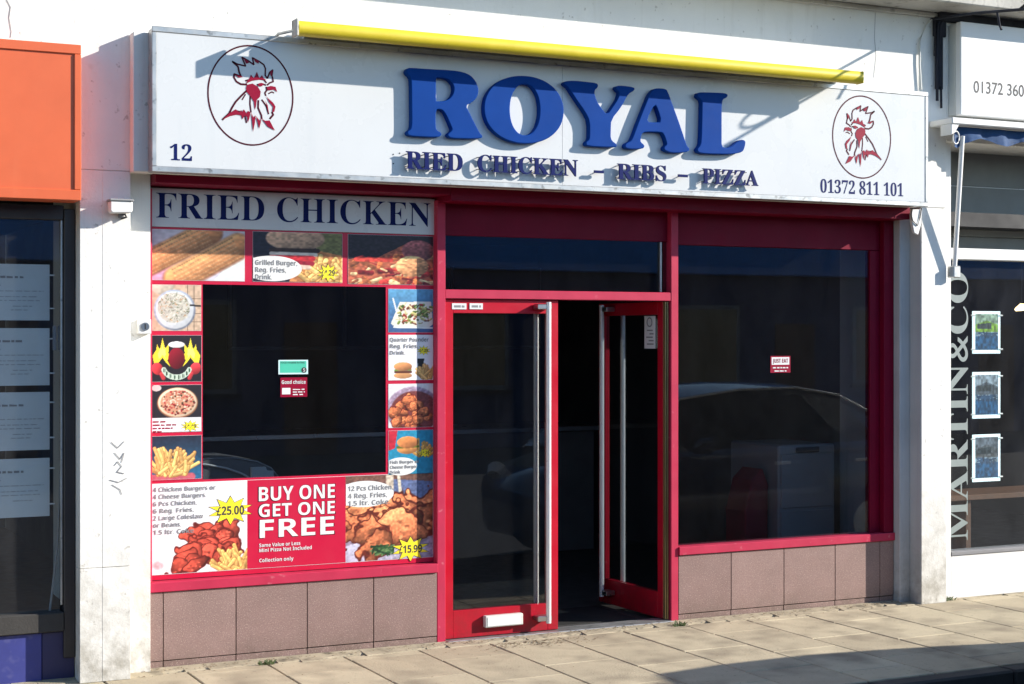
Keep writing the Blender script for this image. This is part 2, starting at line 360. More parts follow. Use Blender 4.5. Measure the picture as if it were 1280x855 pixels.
# expansion joints and cracks in the render, as fine dark lines
for (pts) in ([(8, 0), (13, 9), (11, 22), (14, 40), (13, 47)], [(1094, 16), (1093, 48), (1095, 70), (1092, 97)]):
    MB().stroke([hit(x, y, -.171) for x, y in pts], .0035, -.1716).build('crack', 'greyink', bld)
gr = MB()                                                              # pen scribble on the left pier
for pts in ([(139, 553), (147, 560), (155, 552)], [(143, 566), (150, 574), (155, 566), (152, 578)], [(143, 582), (147, 577), (152, 583), (146, 590), (155, 592)], [(137, 600), (148, 603), (158, 598)], [(140, 606), (150, 612), (152, 618)]):
    gr.stroke([hit(x, y, -.173) for x, y in pts], .004, -.1736)
tag(gr.build('scribble', 'greyink', bld), kind='stuff')

# ================================================================== RED SHOPFRONT
sf = thing('shopfront', 'red framed glazed shopfront with low brown tiled walls under its windows', 'shopfront', (.35, .05, 0))
ZS0, ZS1 = .425, .478                                                 # sill
ZT0, ZT1 = 2.049, 2.103                                               # transom bar
ZH0, ZH1 = 2.428, 2.632                                               # header board
XA0, XA1 = -2.211, -2.188
XM0, XM1 = hx(546.5), hx(557)
XN0, XN1 = hx(839), hx(848)
XE0, XE1 = 2.835, 2.919
def fr(name, m, x0, x1, z0, z1, y0=0., y1=.10): return box(name, m, sf, x0, x1, y0, y1, z0, z1, .003)
fr('jamb', 'pink', XA0, XA1, ZS1, ZH1); fr('mullion', 'pink', XM0, XM1, .004, ZH1); fr('mullion', 'pink', XN0, XN1, .004, ZH1)
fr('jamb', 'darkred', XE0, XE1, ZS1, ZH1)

fr('transom_bar', 'pink', XM1, XN0, ZT0, ZT1, .002, .10)
fr('sill', 'pink', XA0, XM0, ZS0, ZS1, -.014, .10); fr('sill', 'pink', XN1, XE1, ZS0, ZS1, -.014, .10)
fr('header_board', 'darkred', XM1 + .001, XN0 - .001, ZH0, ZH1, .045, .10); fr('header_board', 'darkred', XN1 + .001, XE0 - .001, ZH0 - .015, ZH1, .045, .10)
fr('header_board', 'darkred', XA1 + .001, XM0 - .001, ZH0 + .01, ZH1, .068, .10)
fr('jamb_reflection', 'darkred', hx(1087, .05), XE0 - .001, ZS1 + .001, ZH0 - .017, .045, .10)  # dark red board standing for the jamb's reflection in the glass
fr('bead', 'alu', XN0 - .055, XN0 - .042, ZT1 + .002, ZH0 - .002, .042, .062)
box('window_pane', TINT, sf, XA1 + .001, XM0 - .001, .0600, .0660, ZS1 + .001, ZH1 - .001, 0)
box('window_pane', TINT, sf, XN1 + .001, hx(1087, .05) - .001, .0600, .0660, ZS1 + .001, ZH0 - .018, 0)
box('transom_pane', TINT, sf, XM1 + .001, XN0 - .001, .0600, .0660, ZT1 + .001, ZH0 - .001, 0)
box('door_threshold', 'alu', sf, XM1, XN0, -.03, .12, .0, .014, .003)
# tiled walls below the windows
def riser(x0, x1, cuts, strip):
    rs = box('stall_wall', 'mortar', sf, x0, x1, .012, .10, 0.001, ZS0 - .001, 0)
    xs = [x0] + cuts + [x1]
    for a, b in zip(xs[:-1], xs[1:]):
        t = MB().box(a + .0025, b - .0025, 0, .011, .048 + random.uniform(-.001, .001), ZS0 - .003).build('wall_tile', 'tile', rs, .0015)
        MB().box(a + .0025, b - .0025, .002 if strip else .004, .011, .004, .043).build('skirting_tile', 'tile', rs, .0015)
riser(XA0, XM0, [hx(p) for p in (204, 295, 384, 467)], True)
riser(XN1, XE1, [hx(p) for p in (914, 980, 1044, 1100)], False)

# ---- doors
def door(x0, x1, hinge_right, ajar):
    """leaf built closed at y .026; swings about its hinge edge"""
    t = MB(); y0, y1, z0, z1 = .026, .070, .018, ZT0 - .004
    sw0, sw1, bt, tp = .056, .070, .165, .082
    hxp = x1 if hinge_right else x0
    d = bpy.data.objects.new('door', None)
    e = MB(); e.box(x0, x0 + (sw1 if hinge_right else sw0), y0, y1, z0, z1); lf = e
    root = link('door', MB().box(x0 + .0, x0 + (sw1 if hinge_right else sw0), y0, y1, z0, z1).mesh('door', .002), 'red', sf)
    box('stile', 'red', root, x1 - (sw0 if hinge_right else sw1), x1, y0, y1, z0, z1)
    a, b = x0 + (sw1 if hinge_right else sw0) + .0005, x1 - (sw0 if hinge_right else sw1) - .0005
    box('bottom_rail', 'red', root, a, b, y0 + .001, y1 - .001, z0, z0 + bt); box('top_rail', 'red', root, a, b, y0 + .001, y1 - .001, z1 - tp, z1)
    box('door_glass', TINT, root, a, b, .046, .052, z0 + bt, z1 - tp, 0)
    hxx = (x0 + .14) if hinge_right else (x1 - .098)
    for sgn, yy in ((-1, y0), (1, y1)):
        h = MB().tube([(hxx, yy + sgn * .062, z0 + .055), (hxx, yy + sgn * .062, z1 - .012)], .0165, 14).build('pull_handle', 'chrome', root, 0, 1, True)
        for zz in (z0 + .085, z1 - .04):
            box('handle_bracket', 'steel', root, hxx - .075 if not hinge_right else hxx - .02, hxx + .02 if not hinge_right else hxx + .075, min(yy + sgn * .002, yy + sgn * .07), max(yy + sgn * .002, yy + sgn * .07), zz - .016, zz + .016, .004)
    return root, a, b
XD = hx(700)
dl, ga, gb = door(XM1 + .004, XD, False, 0); dl['label'] = 'closed red door leaf with letter plate'
lx0, lx1 = hx(606, -.0), hx(653, 0)
lp = box('letter_plate', 'offwhite', dl, lx0, lx1, -.012, .0265, .072, .142, .004)
box('flap', 'white', lp, lx0 + .012, lx1 - .012, -.0145, -.0125, .080, .134, .002)
xr0, xr1 = XD + .006, XN0 - .012
dr, rga, rgb_ = door(xr0, xr1, True, 1); dr['label'] = 'red door leaf standing open into the shop'
piv = Vector((xr1, .05, 0)); rot = Matrix.Translation(piv) @ Matrix.Rotation(R(-88), 4, 'Z') @ Matrix.Translation(-piv)
W0 = Matrix.Translation(WL[sf])
dr.matrix_local = W0.inverted() @ rot @ W0
box('door_stop', 'brass', sf, XN0 - .030, XN0 - .026, .02, .06, .02, ZT0 - .004, 0); box('door_stop', 'brass', sf, XN0 - .016, XN0 - .012, .018, .06, .02, ZT0 - .004, 0)

# ================================================================== SHOP SIGN
YF = -.37; SX0, SX1, SZ0, SZ1 = hx(190, YF), hx(1160, YF), 2.686, 3.449
sg = thing('shop_sign', 'long white box sign with big blue raised letters and a rooster at each end', 'sign', ((SX0 + SX1) / 2, -.17, SZ0))
box('sign_box', 'alu', sg, SX0 + .006, SX1 - .006, YF + .012, -.255, SZ0 + .004, SZ1 - .004, .004)
box('sign_backing', 'render', sg, SX0 - .072, SX1 + .02, -.253, -.173, SZ0 + .008, SZ1 - .016, .004)
fw = .030
box('sign_frame', 'alu', sg, SX0, SX1, YF - .004, YF + .011, SZ0, SZ0 + fw, .003); box('sign_frame', 'alu', sg, SX0, SX1, YF - .004, YF + .011, SZ1 - fw, SZ1, .003)
box('sign_frame', 'alu', sg, SX0, SX0 + fw * .8, YF - .003, YF + .010, SZ0 + fw, SZ1 - fw, .003); box('sign_frame', 'alu', sg, SX1 - fw * .8, SX1, YF - .003, YF + .010, SZ0 + fw, SZ1 - fw, .003)
XJ = [SX0 + fw * .8, hx(703, YF), SX1 - fw * .8]
for a, b in zip(XJ[:-1], XJ[1:]): box('sign_panel', 'signface', sg, a + .0008, b - .0008, YF + .001, YF + .0115, SZ0 + fw, SZ1 - fw, .0008)
YFF = YF + .001
# big raised letters: outlines read off the photograph in enlarged pixels (origin, scale)
def z1(p): return [(495 + x / 5.818, 70 + y / 5.818) for x, y in p]
def z2(p): return [(695 + x / 5.12, 85 + y / 5.12) for x, y in p]
def ell(cx, cy, rx, ry, n=40, p=2.0): return [(cx + rx * math.copysign(abs(math.cos(t)) ** (2 / p), math.cos(t)), cy + ry * math.copysign(abs(math.sin(t)) ** (2 / p), math.sin(t))) for t in [2 * math.pi * i / n for i in range(n)]]
ROY = {
 'R': [z1([(72,115),(80,92),(105,84),(250,95),(400,102),(490,115),(545,140),(580,180),(600,225),(602,265),(585,310),(550,340),(508,360),(540,420),(575,490),(610,560),(633,580),(625,598),(560,602),(480,600),(400,598),(375,580),(378,565),(395,552),(410,535),(400,510),(365,430),(345,400),(325,388),(290,385),(290,520),(305,545),(330,555),(333,575),(315,590),(250,590),(150,585),(95,580),(80,562),(85,545),(105,535),(115,500),(112,300),(112,200),(105,150),(80,132)]),
       z1([(292,160),(300,157),(350,157),(395,178),(420,215),(422,255),(405,295),(375,320),(340,328),(300,330),(292,325)])],
 'O': [z1([(x, y + (x - 931) * .04) for x, y in ell(931, 390, 291, 247, 36, 2.1)]), z1([(x, y + (x - 938) * .03) for x, y in ell(938, 390, 109, 187, 30, 2.1)])],
 'Y': [z2([(50,95),(65,83),(120,80),(200,88),(260,95),(272,108),(268,125),(250,140),(248,165),(262,210),(290,255),(328,300),(365,245),(395,200),(408,160),(395,145),(380,130),(390,113),(430,112),(500,122),(506,135),(495,150),(475,158),(455,180),(420,250),(355,330),(352,400),(352,450),(365,470),(388,485),(392,500),(380,507),(330,507),(200,500),(190,485),(195,470),(210,460),(215,440),(215,340),(185,280),(135,210),(90,140),(75,120),(55,108)])],
 'A': [z2([(625,135),(650,128),(700,132),(715,145),(750,240),(790,350),(820,440),(840,500),(857,515),(850,535),(800,543),(740,543),(700,530),(690,515),(695,500),(710,490),(705,465),(690,425),(675,410),(570,408),(550,420),(542,455),(545,475),(565,490),(568,505),(555,517),(500,520),(450,515),(440,500),(450,480),(475,470),(490,450),(530,340),(570,240),(600,165)]),
       z2([(635,232),(650,260),(675,345),(640,348),(582,345),(600,290)])],
 'L': [z2([(905,168),(915,155),(960,155),(1060,158),(1095,163),(1102,178),(1090,192),(1070,198),(1063,230),(1062,300),(1062,440),(1062,500),(1085,512),(1120,505),(1160,470),(1185,458),(1210,462),(1215,480),(1205,520),(1195,535),(1170,545),(1120,552),(1000,550),(920,545),(905,530),(905,515),(920,500),(930,470),(935,250),(935,210),(920,195),(905,182)])]}
LD = .046
for ch, loops in ROY.items():
    lw = [smoothloop([hit(x, y, YFF - LD) for x, y in lp], 1) for lp in loops]
    me = curve_mesh(lw, LD / 2 - .005, .005)
    me.transform(ROTF); me.transform(Matrix.Translation((0, YFF - LD / 2 - .0005, 0)))
    o = link('letter', me, 'blue', sg); o['label'] = 'large raised blue letter ' + ch
# small stand-off letters
YS = YFF - .036
for word, a, b, pb, pt in (('RIED', 507.5, 578, 210.5, 189), ('CHICKEN', 597, 722, 214, 193.5), ('RIBS', 771.5, 832.5, 223.5, 204.5), ('PIZZA', 878, 947.5, 229, 210.5)):
    x0, x1 = hx(a, YS), hx(b, YS); za, zb = hz(a, pb, YS), hz(a, pt, YS)
    q = text(serif(word), x0, x1, za, zb, YS, .006 , .004)
    for im in islands(q):
        o = link('letter', im, 'navy', sg); xs = [v.co.x for v in im.vertices]; zs = [v.co.z for v in im.vertices]; b0 = WL[sg]
        cx = (min(xs) + max(xs)) / 2 + b0.x; cz = (min(zs) + max(zs)) / 2 + b0.z
        for dz in (-.034, .034): MB().box(min(xs) + b0.x + .008, min(xs) + b0.x + .013, YS + .004, YFF, cz + dz - .002, cz + dz + .002).build('stand_off', 'ink', o)
for a, b, py in ((742.5, 754.5, 214.5), (847.5, 859.5, 219.5)):
    o = MB().box(hx(a, YS), hx(b, YS), YS - .006, YS + .006, hz(a, py, YS) - .008, hz(a, py, YS) + .008).build('dash', 'navy', sg, .001)
    MB().box(hx(a, YS) + .025, hx(a, YS) + .03, YS + .005, YFF, hz(a, py, YS) - .002, hz(a, py, YS) + .002).build('stand_off', 'ink', o)
for px, py in ((491.5, 193), (499.5, 191.5), (491.5, 204.5)):
    x, z = hit(px, py, YFF); MB().tube([(x, YFF, z), (x, YFF - .002, z)], .004, 8).build('screw_hole', 'ink', sg)
ptext(serif('12'), 212.5, 240, 200, 180.5, YFF, 'navy', sg, split=True); ptext(serif('01372 811 101'), 1025.5, 1129, 240.5, 224.5, YFF, 'navy', sg, split=True)
# rooster emblem: strokes in enlarged pixels of the left oval
def z3(p): return [hit(250 + x / 5.897, 45 + y / 5.897, YFF) for x, y in p]
OC, OR = (-1.744, 3.1195), (.235, .2665)
FILL = [[(345,360),(385,350),(425,372),(447,410),(442,448),(418,472),(412,520),(404,545),(396,485),(372,445),(345,415),(338,385)],
        [(338,352),(352,326),(365,312),(374,284),(396,312),(418,264),(438,311),(456,288),(468,312),(490,326),(440,322),(385,330)],
        [(490,376),(520,368),(556,375),(569,415),(545,396),(500,402)], [(486,440),(500,458),(537,490),(556,520),(547,560),(531,562),(537,522),(507,485)],
        [(165,617),(215,570),(263,540),(290,565),(302,545),(312,560),(322,540),(342,570),(352,552),(372,562),(364,605),(352,640),(346,598),(330,585),(312,615),(303,585),(270,580),(225,590)],
        [(452,608),(480,625),(512,622),(552,697),(500,670)], [(376,560),(392,600),(410,585),(404,640),(390,708)], [(412,590),(440,625),(450,600),(447,640),(435,685)],
        [(250,280),(300,296),(318,302),(285,308)], [(320,165),(345,178),(362,198),(340,205)], [(395,165),(430,182),(432,205),(405,190)], [(515,262),(536,250),(528,300),(518,290)],
        [(425,352),(450,345),(472,352),(455,372),(432,370)], [(480,478),(498,512),(508,575),(497,545)]]
LINES = [([(238,188),(275,207),(336,222),(308,156),(352,180),(397,212),(386,160),(440,190),(470,212),(482,240),(480,290),(496,312)], 5), ([(496,312),(514,268),(536,250),(530,292),(540,336),(515,345),(495,362)], 5),
         ([(238,188),(280,226),(288,266),(302,300),(252,280),(250,305),(268,336),(300,355),(345,358)], 6), ([(335,330),(400,312),(470,322),(490,345)], 5), ([(345,402),(305,440),(262,486),(238,525),(215,570),(165,617)], 6),
         ([(370,445),(368,500),(376,562)], 5), ([(430,475),(428,530),(452,585),(455,610)], 6), ([(455,470),(470,490),(490,520),(505,575)], 5), ([(485,440),(478,420),(492,400),(488,376)], 5),
         ([(505,425),(530,412),(545,420)], 4), ([(530,562),(540,580),(515,610)], 6), ([(312,600),(300,560),(270,552)], 5), ([(342,640),(330,590)], 5), ([(335,430),(310,470)], 4), ([(420,360),(455,352),(485,362)], 5)]
def emblem(mirror):
    ox = (hx(1041, YFF) + hx(1113, YFF)) / 2
    fx = (lambda p: [(ox - (x - OC[0]), z) for x, z in p]) if mirror else (lambda p: p)
    em = MB(); em.stroke(fx([(OC[0] + OR[0] * math.cos(t), OC[1] + OR[1] * math.sin(t)) for t in [2 * math.pi * i / 72 for i in range(72)]]), .0085, YFF - .0006, True)
    o = em.build('oval_outline', 'maroon', sg)
    ln = MB()
    for p, w in LINES: ln.stroke(fx(z3(p)), w * .0017, YFF - .0008)
    tag(ln.build('rooster_lines', 'maroon', o), kind='stuff')
    fl = MB()
    for i, p in enumerate(FILL):
        me = curve_mesh([fx(z3(p))], 0); q = [(v.co.x, YFF - .0022 - .0001 * i, v.co.y) for v in me.vertices]
        fl.add(q, [tuple(f.vertices) for f in me.polygons]); bpy.data.meshes.remove(me)
    tag(fl.build('rooster_fill', 'crimson', o), kind='stuff')
emblem(False); emblem(True)

# ---- yellow awning above the sign
YA = -.57; AX0, AX1 = hx(371, YA), hx(1074, YA); AZ = 3.462
aw = thing('rolled_awning', 'rolled up awning with long yellow front bar above the white shop sign', 'awning', ((AX0 + AX1) / 2, -.18, AZ - .05))
MB().tube([(AX0, YA, AZ), (AX1, YA, AZ)], .041, 20).build('front_bar', 'yellow', aw, 0, 1, True)
box('hood', 'offwhite', aw, AX0 + .10, AX1 - .02, YA + .045, -.175, AZ + .0, AZ + .052, .01)
MB().tube([(AX0 + .11, -.33, AZ + .0), (AX1 - .02, -.33, AZ + .0)], .03, 14).build('fabric_roll', 'offwhite', aw, 0, 1, True)
box('end_cap', 'ledge', aw, AX0 - .016, AX0 - .0005, YA - .04, YA + .04, AZ - .046, AZ + .046, .004); box('end_cap', 'yellow', aw, AX1 + .0005, AX1 + .008, YA - .038, YA + .038, AZ - .038, AZ + .038, .006)
for xx in (AX0 - .03, AX1 - .4):
    MB().tube([(xx, -.175, AZ - .02), (xx + .0, -.35, AZ + .005), (xx + .02, YA + .02, AZ - .01)], .008, 8).build('folding_arm', 'alu', aw, 0, 1, True)

# ================================================================== WINDOW PRINTS (left window)
YP = .0555
def ZZ(py, px=188): return hz(px, py, YP)
def PX(px): return hx(px, YP)
vb = thing('vinyl_border', 'red vinyl border around the dark middle of the left window', 'vinyl sheet', (-1.36, .0575, .48))
for (a, b, t, bt) in ((188, 543.2, 2.4265, ZZ(354.5)), (188, 253.5, ZZ(354.6), ZZ(602)), (482.5, 543.2, ZZ(354.6), ZZ(602)), (188, 543.2, ZZ(602.2), ZS1 + .004)):
    MB().box(PX(a), PX(b), .0578, .0592, min(t, bt) + .0003, max(t, bt)).build('vinyl_strip', 'vinyl', vb)

def vnoise(h, w, n, seed=0):
    g = np.random.default_rng(seed).random((n + 2, n + 2)); y = np.linspace(0, n, h); x = np.linspace(0, n, w)
    yi, xi = y.astype(int), x.astype(int); fy, fx = (y - yi)[:, None], (x - xi)[None]; fy = fy * fy * (3 - 2 * fy); fx = fx * fx * (3 - 2 * fx)
    return (g[yi][:, xi] * (1 - fx) + g[yi][:, xi + 1] * fx) * (1 - fy) + (g[yi + 1][:, xi] * (1 - fx) + g[yi + 1][:, xi + 1] * fx) * fy
class Pic:
    """a small printed picture, worked out point by point: x right, y down, both 0..1"""
    def __init__(s, w, h, bg):
        s.w, s.h = w, h; s.a = np.ones((h, w, 3)) * np.array(bg) / 255.; s.Y, s.X = np.meshgrid(np.linspace(0, 1, h), np.linspace(0, 1, w), indexing='ij'); s.asp = w / h
    def put(s, m, col):
        s.a = s.a * (1 - m[..., None]) + col * m[..., None]; return s
    def grad(s, top, bot):
        s.a[:] = (np.array(top) * (1 - s.Y[..., None]) + np.array(bot) * s.Y[..., None]) / 255.; return s
    def ell(s, cx, cy, rx, ry, col, sh=0., rot=0., soft=.06, edge=0., dist=None):
        dx, dy = (s.X - cx), (s.Y - cy) / 1.; ca, sa = math.cos(rot), math.sin(rot)
        u = (dx * ca + dy * sa / s.asp) / rx; v = (-dx * sa * s.asp + dy * ca) / ry; r = np.sqrt(u * u + v * v)
        if dist is not None: r = r * (1 + dist)
        m = np.clip((1 - r) / soft, 0, 1); k = 1 + sh * (-.55 * u - .8 * v) - edge * np.clip(r, 0, 1) ** 3
        return s.put(m, np.clip(np.array(col)[None, None] / 255. * k[..., None], 0, 1))
    def cap(s, x0, y0, x1, y1, w, col, sh=0.):
        px, py = s.X - x0, (s.Y - y0) / s.asp; dx, dy = x1 - x0, (y1 - y0) / s.asp; l = dx * dx + dy * dy + 1e-9
        t = np.clip((px * dx + py * dy) / l, 0, 1); qx, qy = px - t * dx, py - t * dy; d = np.sqrt(qx * qx + qy * qy)
        m = np.clip((w - d) / (w * .25), 0, 1); k = 1 + sh * (-(qx * .5 + qy) / w)
        return s.put(m, np.clip(np.array(col)[None, None] / 255. * k[..., None], 0, 1))
    def poly(s, pts, col):
        ins = np.zeros(s.X.shape, bool); n = len(pts)
        for i in range(n):
            (x0, y0), (x1, y1) = pts[i], pts[(i + 1) % n]
            c = ((y0 > s.Y) != (y1 > s.Y)); ins ^= c & (s.X < (x1 - x0) * (s.Y - y0) / ((y1 - y0) or 1e-9) + x0)
        return s.put(ins.astype(float), np.array(col) / 255.)
    def grain(s, amp, n, seed=1):
        wgt = np.clip((1 - s.a.min(2)) * 3.5 - .25, 0, 1)[..., None]; s.a = np.clip(s.a * (1 + wgt * amp * (vnoise(s.h, s.w, n, seed) - .5)[..., None] * 2), 0, 1); return s
    def lumps(s, pts, col, r, dark=(90, 30, 20), seed=3, sh=.4):
        g = np.random.default_rng(seed)
        for (x, y) in pts:
            k = g.uniform(.8, 1.2); ro = g.uniform(-.8, .8); cc = np.array(col) * g.uniform(.85, 1.12)
            sd = int(g.integers(1, 9999)); ds = (vnoise(s.h, s.w, 7, sd) - .5) * .9 + (vnoise(s.h, s.w, 20, sd + 1) - .5) * .35
            s.ell(x, y, r * k * 1.14, r * k * s.asp * .97, dark, rot=ro, dist=ds); s.ell(x, y, r * k, r * k * s.asp * .85, cc, sh, ro, edge=.3, dist=ds)
            for _ in range(9):
                a, b = g.uniform(-.75, .75, 2); s.ell(x + a * r * k, y + b * r * k * s.asp * .8, r * g.uniform(.1, .3), r * g.uniform(.08, .22) * s.asp, np.clip(cc * g.choice([.6, .75, 1.2, 1.35]), 0, 255), soft=.7, dist=ds)
        return s
    def fries(s, n, cx, cy, spread, ln, col=(244, 190, 110), seed=5, up=1.0, w=.022):
        g = np.random.default_rng(seed)
        for i in range(n):
            an = g.uniform(-1.25, 1.25) * up; bx = cx + g.uniform(-spread, spread); by = cy + g.uniform(-.06, .1)
            l = ln * g.uniform(.55, 1.05); ex, ey = bx + math.sin(an) * l * .8, by - math.cos(an) * l * s.asp * .75
            k = g.uniform(.82, 1.12); s.cap(bx, by, ex, ey, w * 1.25, (170, 105, 50)); s.cap(bx, by, ex, ey, w, np.clip(np.array(col) * k, 0, 255), .25)
        return s
    def mesh(s, x0, x1, z0, z1, y):
        h, w = s.h, s.w; X = x0 + (x1 - x0) * s.X; Z = z1 + (z0 - z1) * s.Y
        vs = np.stack([X, np.full_like(X, y), Z], -1).reshape(-1, 3); i = np.arange(h * w).reshape(h, w)
        fs = np.stack([i[1:, :-1], i[1:, 1:], i[:-1, 1:], i[:-1, :-1]], -1).reshape(-1, 4)
        me = bpy.data.meshes.new('print'); me.vertices.add(len(vs)); me.vertices.foreach_set('co', vs.ravel().astype('f'))
        me.loops.add(fs.size); me.loops.foreach_set('vertex_index', fs.ravel().astype('i')); me.polygons.add(len(fs))
        me.polygons.foreach_set('loop_start', (np.arange(len(fs)) * 4).astype('i')); me.polygons.foreach_set('loop_total', np.full(len(fs), 4, 'i'))
        me.update(calc_edges=True); a = np.clip(s.a, 0, 1); l = np.where(a <= .04045, a / 12.92, ((a + .055) / 1.055) ** 2.4)
        at = me.attributes.new('ink', 'FLOAT_COLOR', 'POINT'); at.data.foreach_set('color', np.concatenate([l.reshape(-1, 3), np.ones((h * w, 1))], 1).ravel().astype('f'))
        return me
def star(cx, cz, r, rx=None, n=10, inner=.56):
    rx = rx or r; return [(cx + rx * (1 if i % 2 == 0 else inner) * math.sin(math.pi * i / n), cz + r * (1 if i % 2 == 0 else inner) * math.cos(math.pi * i / n)) for i in range(2 * n)]
def poster(name, label, cat, pic, pl, pr, pt, pb, group=None, y=YP):
    """pt, pb read at pl"""
    x0, x1 = hx(pl, y), hx(pr, y); z1_, z0_ = hz(pl, pt, y), hz(pl, pb, y)
    t = thing(name, label, cat, ((x0 + x1) / 2, y, z0_), group)
    box('sheet', 'paper', t, x0, x1, y + .0002, y + .0018, z0_, z1_, 0)
    if pic is not None: link('picture', pic.mesh(x0 + .001, x1 - .001, z0_ + .001, z1_ - .001, y), 'print', t)
    return t
def price(t, txt, cx, cy, r, y=YP, rx=None, w=.62):
    x, z = hit(cx, cy, y); sc_ = r / 235.; rx = (rx or r * 1.15) / 228.
    sheet('price_star_edge', 'ink', t, star(x, z, sc_ * 1.07, rx * 1.06), y - .0008, .0006); st = sheet('price_star', 'staryellow', t, star(x, z, sc_, rx), y - .0016, .0006)
    hh = sc_ * .30
    link('price', text(sbold(txt), x - rx * w, x + rx * w, z - hh, z + hh, y - .0026, 0, .01), 'ink', st)
def bubble(t, cx, cy, rx, ry, left, y=YP):
    x, z = hit(cx, cy, y); xl = hx(left, y) + .002
    pl_ = [(x + rx / 226. * math.cos(a), z + ry / 235. * math.sin(a)) for a in [2 * math.pi * i / 60 for i in range(60)]]; pl_ = [q for q in pl_ if q[0] > xl]
    k = max(range(len(pl_)), key=lambda i: math.dist(pl_[i], pl_[i - 1])); pl_ = pl_[k:] + pl_[:k]
    return sheet('bubble', 'white', t, [(xl, pl_[-1][1])][:1] and (pl_ + [(xl, pl_[-1][1]), (xl, pl_[0][1])]), y - .0004, .0005)
def lines(t, rows, pl, pyb, step, ht, m='greyink', y=YP, cw=4.05, bold=False):
    for i, r in enumerate(rows):
        if r: ptext(sbold(r), pl, pl + cw * len(r), pyb + step * i, pyb + step * i - ht, y - .0012, m, t)

def rules(t, x0, x1, z, h, y, m, seed, name='small_print'):
    g3 = random.Random(seed); b = MB(); x = x0
    while x < x1 - .006:
        w = min(x1 - x, g3.uniform(.012, .045)); b.add([(x, y, z), (x + w, y, z), (x + w, y, z + h * g3.uniform(.75, 1.1)), (x, y, z + h)], [(0, 1, 2, 3)]); x += w + g3.uniform(.004, .01)
    return tag(b.build(name, m, t), kind='stuff')
# header board
hb = thing('header_sign', 'grey white board reading fried chicken across the top of the left window', 'sign', (-1.36, .05, 2.42))
box('board', 'signface', hb, PX(188.5), PX(542.5), .046, .059, 2.428, 2.640, .001)
YHB = .046
for im in islands(text(serif('FRIED CHICKEN'), hx(195, YHB), hx(538, YHB), hz(195, 272.0, YHB), hz(195, 240.5, YHB), YHB - .0012, 0, -.006)): link('letter', im, 'navy', hb)

# corn
p = Pic(150, 84, (206, 200, 210)); p.poly([(.66, 1), (1, .3), (1, 1)], (222, 226, 222)); p.poly([(0, .7), (.3, .75), (.25, 1), (0, 1)], (226, 170, 200))
for (a, b, c, d, w, sd) in ((-.08, .72, .62, .04, .15, 1), (.27, .98, .93, .30, .16, 2)):
    p.cap(a, b, c, d, w * 1.04, (150, 84, 60)); p.cap(a, b, c, d, w, (222, 150, 96), .35)
    for i in range(26):
        for j in range(-3, 4):
            t = i / 26; xx = a + (c - a) * t + j * .030 * .55; yy = b + (d - b) * t + j * .044 * 1.5
            k = (1 - abs(j + .8) * .085) * rng.uniform(.92, 1.08); p.ell(xx, yy, .019, .030, (min(255, 244 * k), 180 * k, 124 * k), .22, soft=.5)
p.grain(.12, 24)
poster('food_poster', 'poster of two corn cobs under the left end of the header board', 'poster', p, 189, 306, 286, 350, 'food pictures in the left window')
# grilled burger
p = Pic(140, 84, (38, 34, 48)); p.poly([(.5, .5), (1, .2), (1, 1), (.4, 1)], (200, 130, 80)); p.poly([(.72, 0), (1, 0), (1, .45), (.7, .35)], (120, 118, 70))
p.fries(34, .78, .9, .25, .34, (240, 196, 120), 8, .9, .03)
p.ell(.47, .12, .34, .26, (196, 158, 128), .25); p.cap(.2, .36, .72, .36, .03, (60, 40, 36)); p.cap(.2, .43, .7, .44, .025, (226, 214, 200)); p.cap(.2, .52, .66, .52, .04, (188, 40, 50)); p.cap(.22, .6, .66, .62, .03, (150, 28, 50)); p.cap(.25, .66, .62, .7, .03, (220, 190, 170))
p.grain(.2, 30, 4)
t = poster('food_poster', 'poster of a grilled burger with a yellow price star, middle of the top row', 'poster', p, 316, 428, 289, 352, 'food pictures in the left window')
bubble(t, 340, 335.5, 40, 17, 316); lines(t, ['Grilled Burger,', 'Reg. Fries,', 'Drink.'], 319, 331, 9, 6.2, cw=3.5); price(t, '£4.29', 410, 341, 12, rx=15)
# meat feast
p = Pic(140, 84, (40, 30, 40)); p.poly([(0, .5), (.35, .45), (.75, .1), (1, .3), (1, 1), (0, 1)], (180, 96, 70)); g = np.random.default_rng(4)
for i in range(60):
    x, y_ = g.uniform(0, 1), g.uniform(.42, 1); x2 = x + g.uniform(-.18, .18); col_ = [(196, 60, 54), (226, 190, 140), (150, 84, 56), (214, 120, 70), (120, 28, 36)][i % 5]
    p.cap(x, y_, x2, y_ + g.uniform(-.1, .1), g.uniform(.012, .04), col_, .3)
p.ell(.82, .3, .2, .22, (150, 84, 84), .3); p.ell(.75, .62, .2, .22, (226, 160, 110), .35); p.cap(.1, .5, .5, .5, .03, (214, 70, 60)); p.grain(.3, 34, 9)
poster('food_poster', 'poster of a filled wrap with red meat at the right end of the top row', 'poster', p, 435, 541.5, 292.5, 355, 'food pictures in the left window')
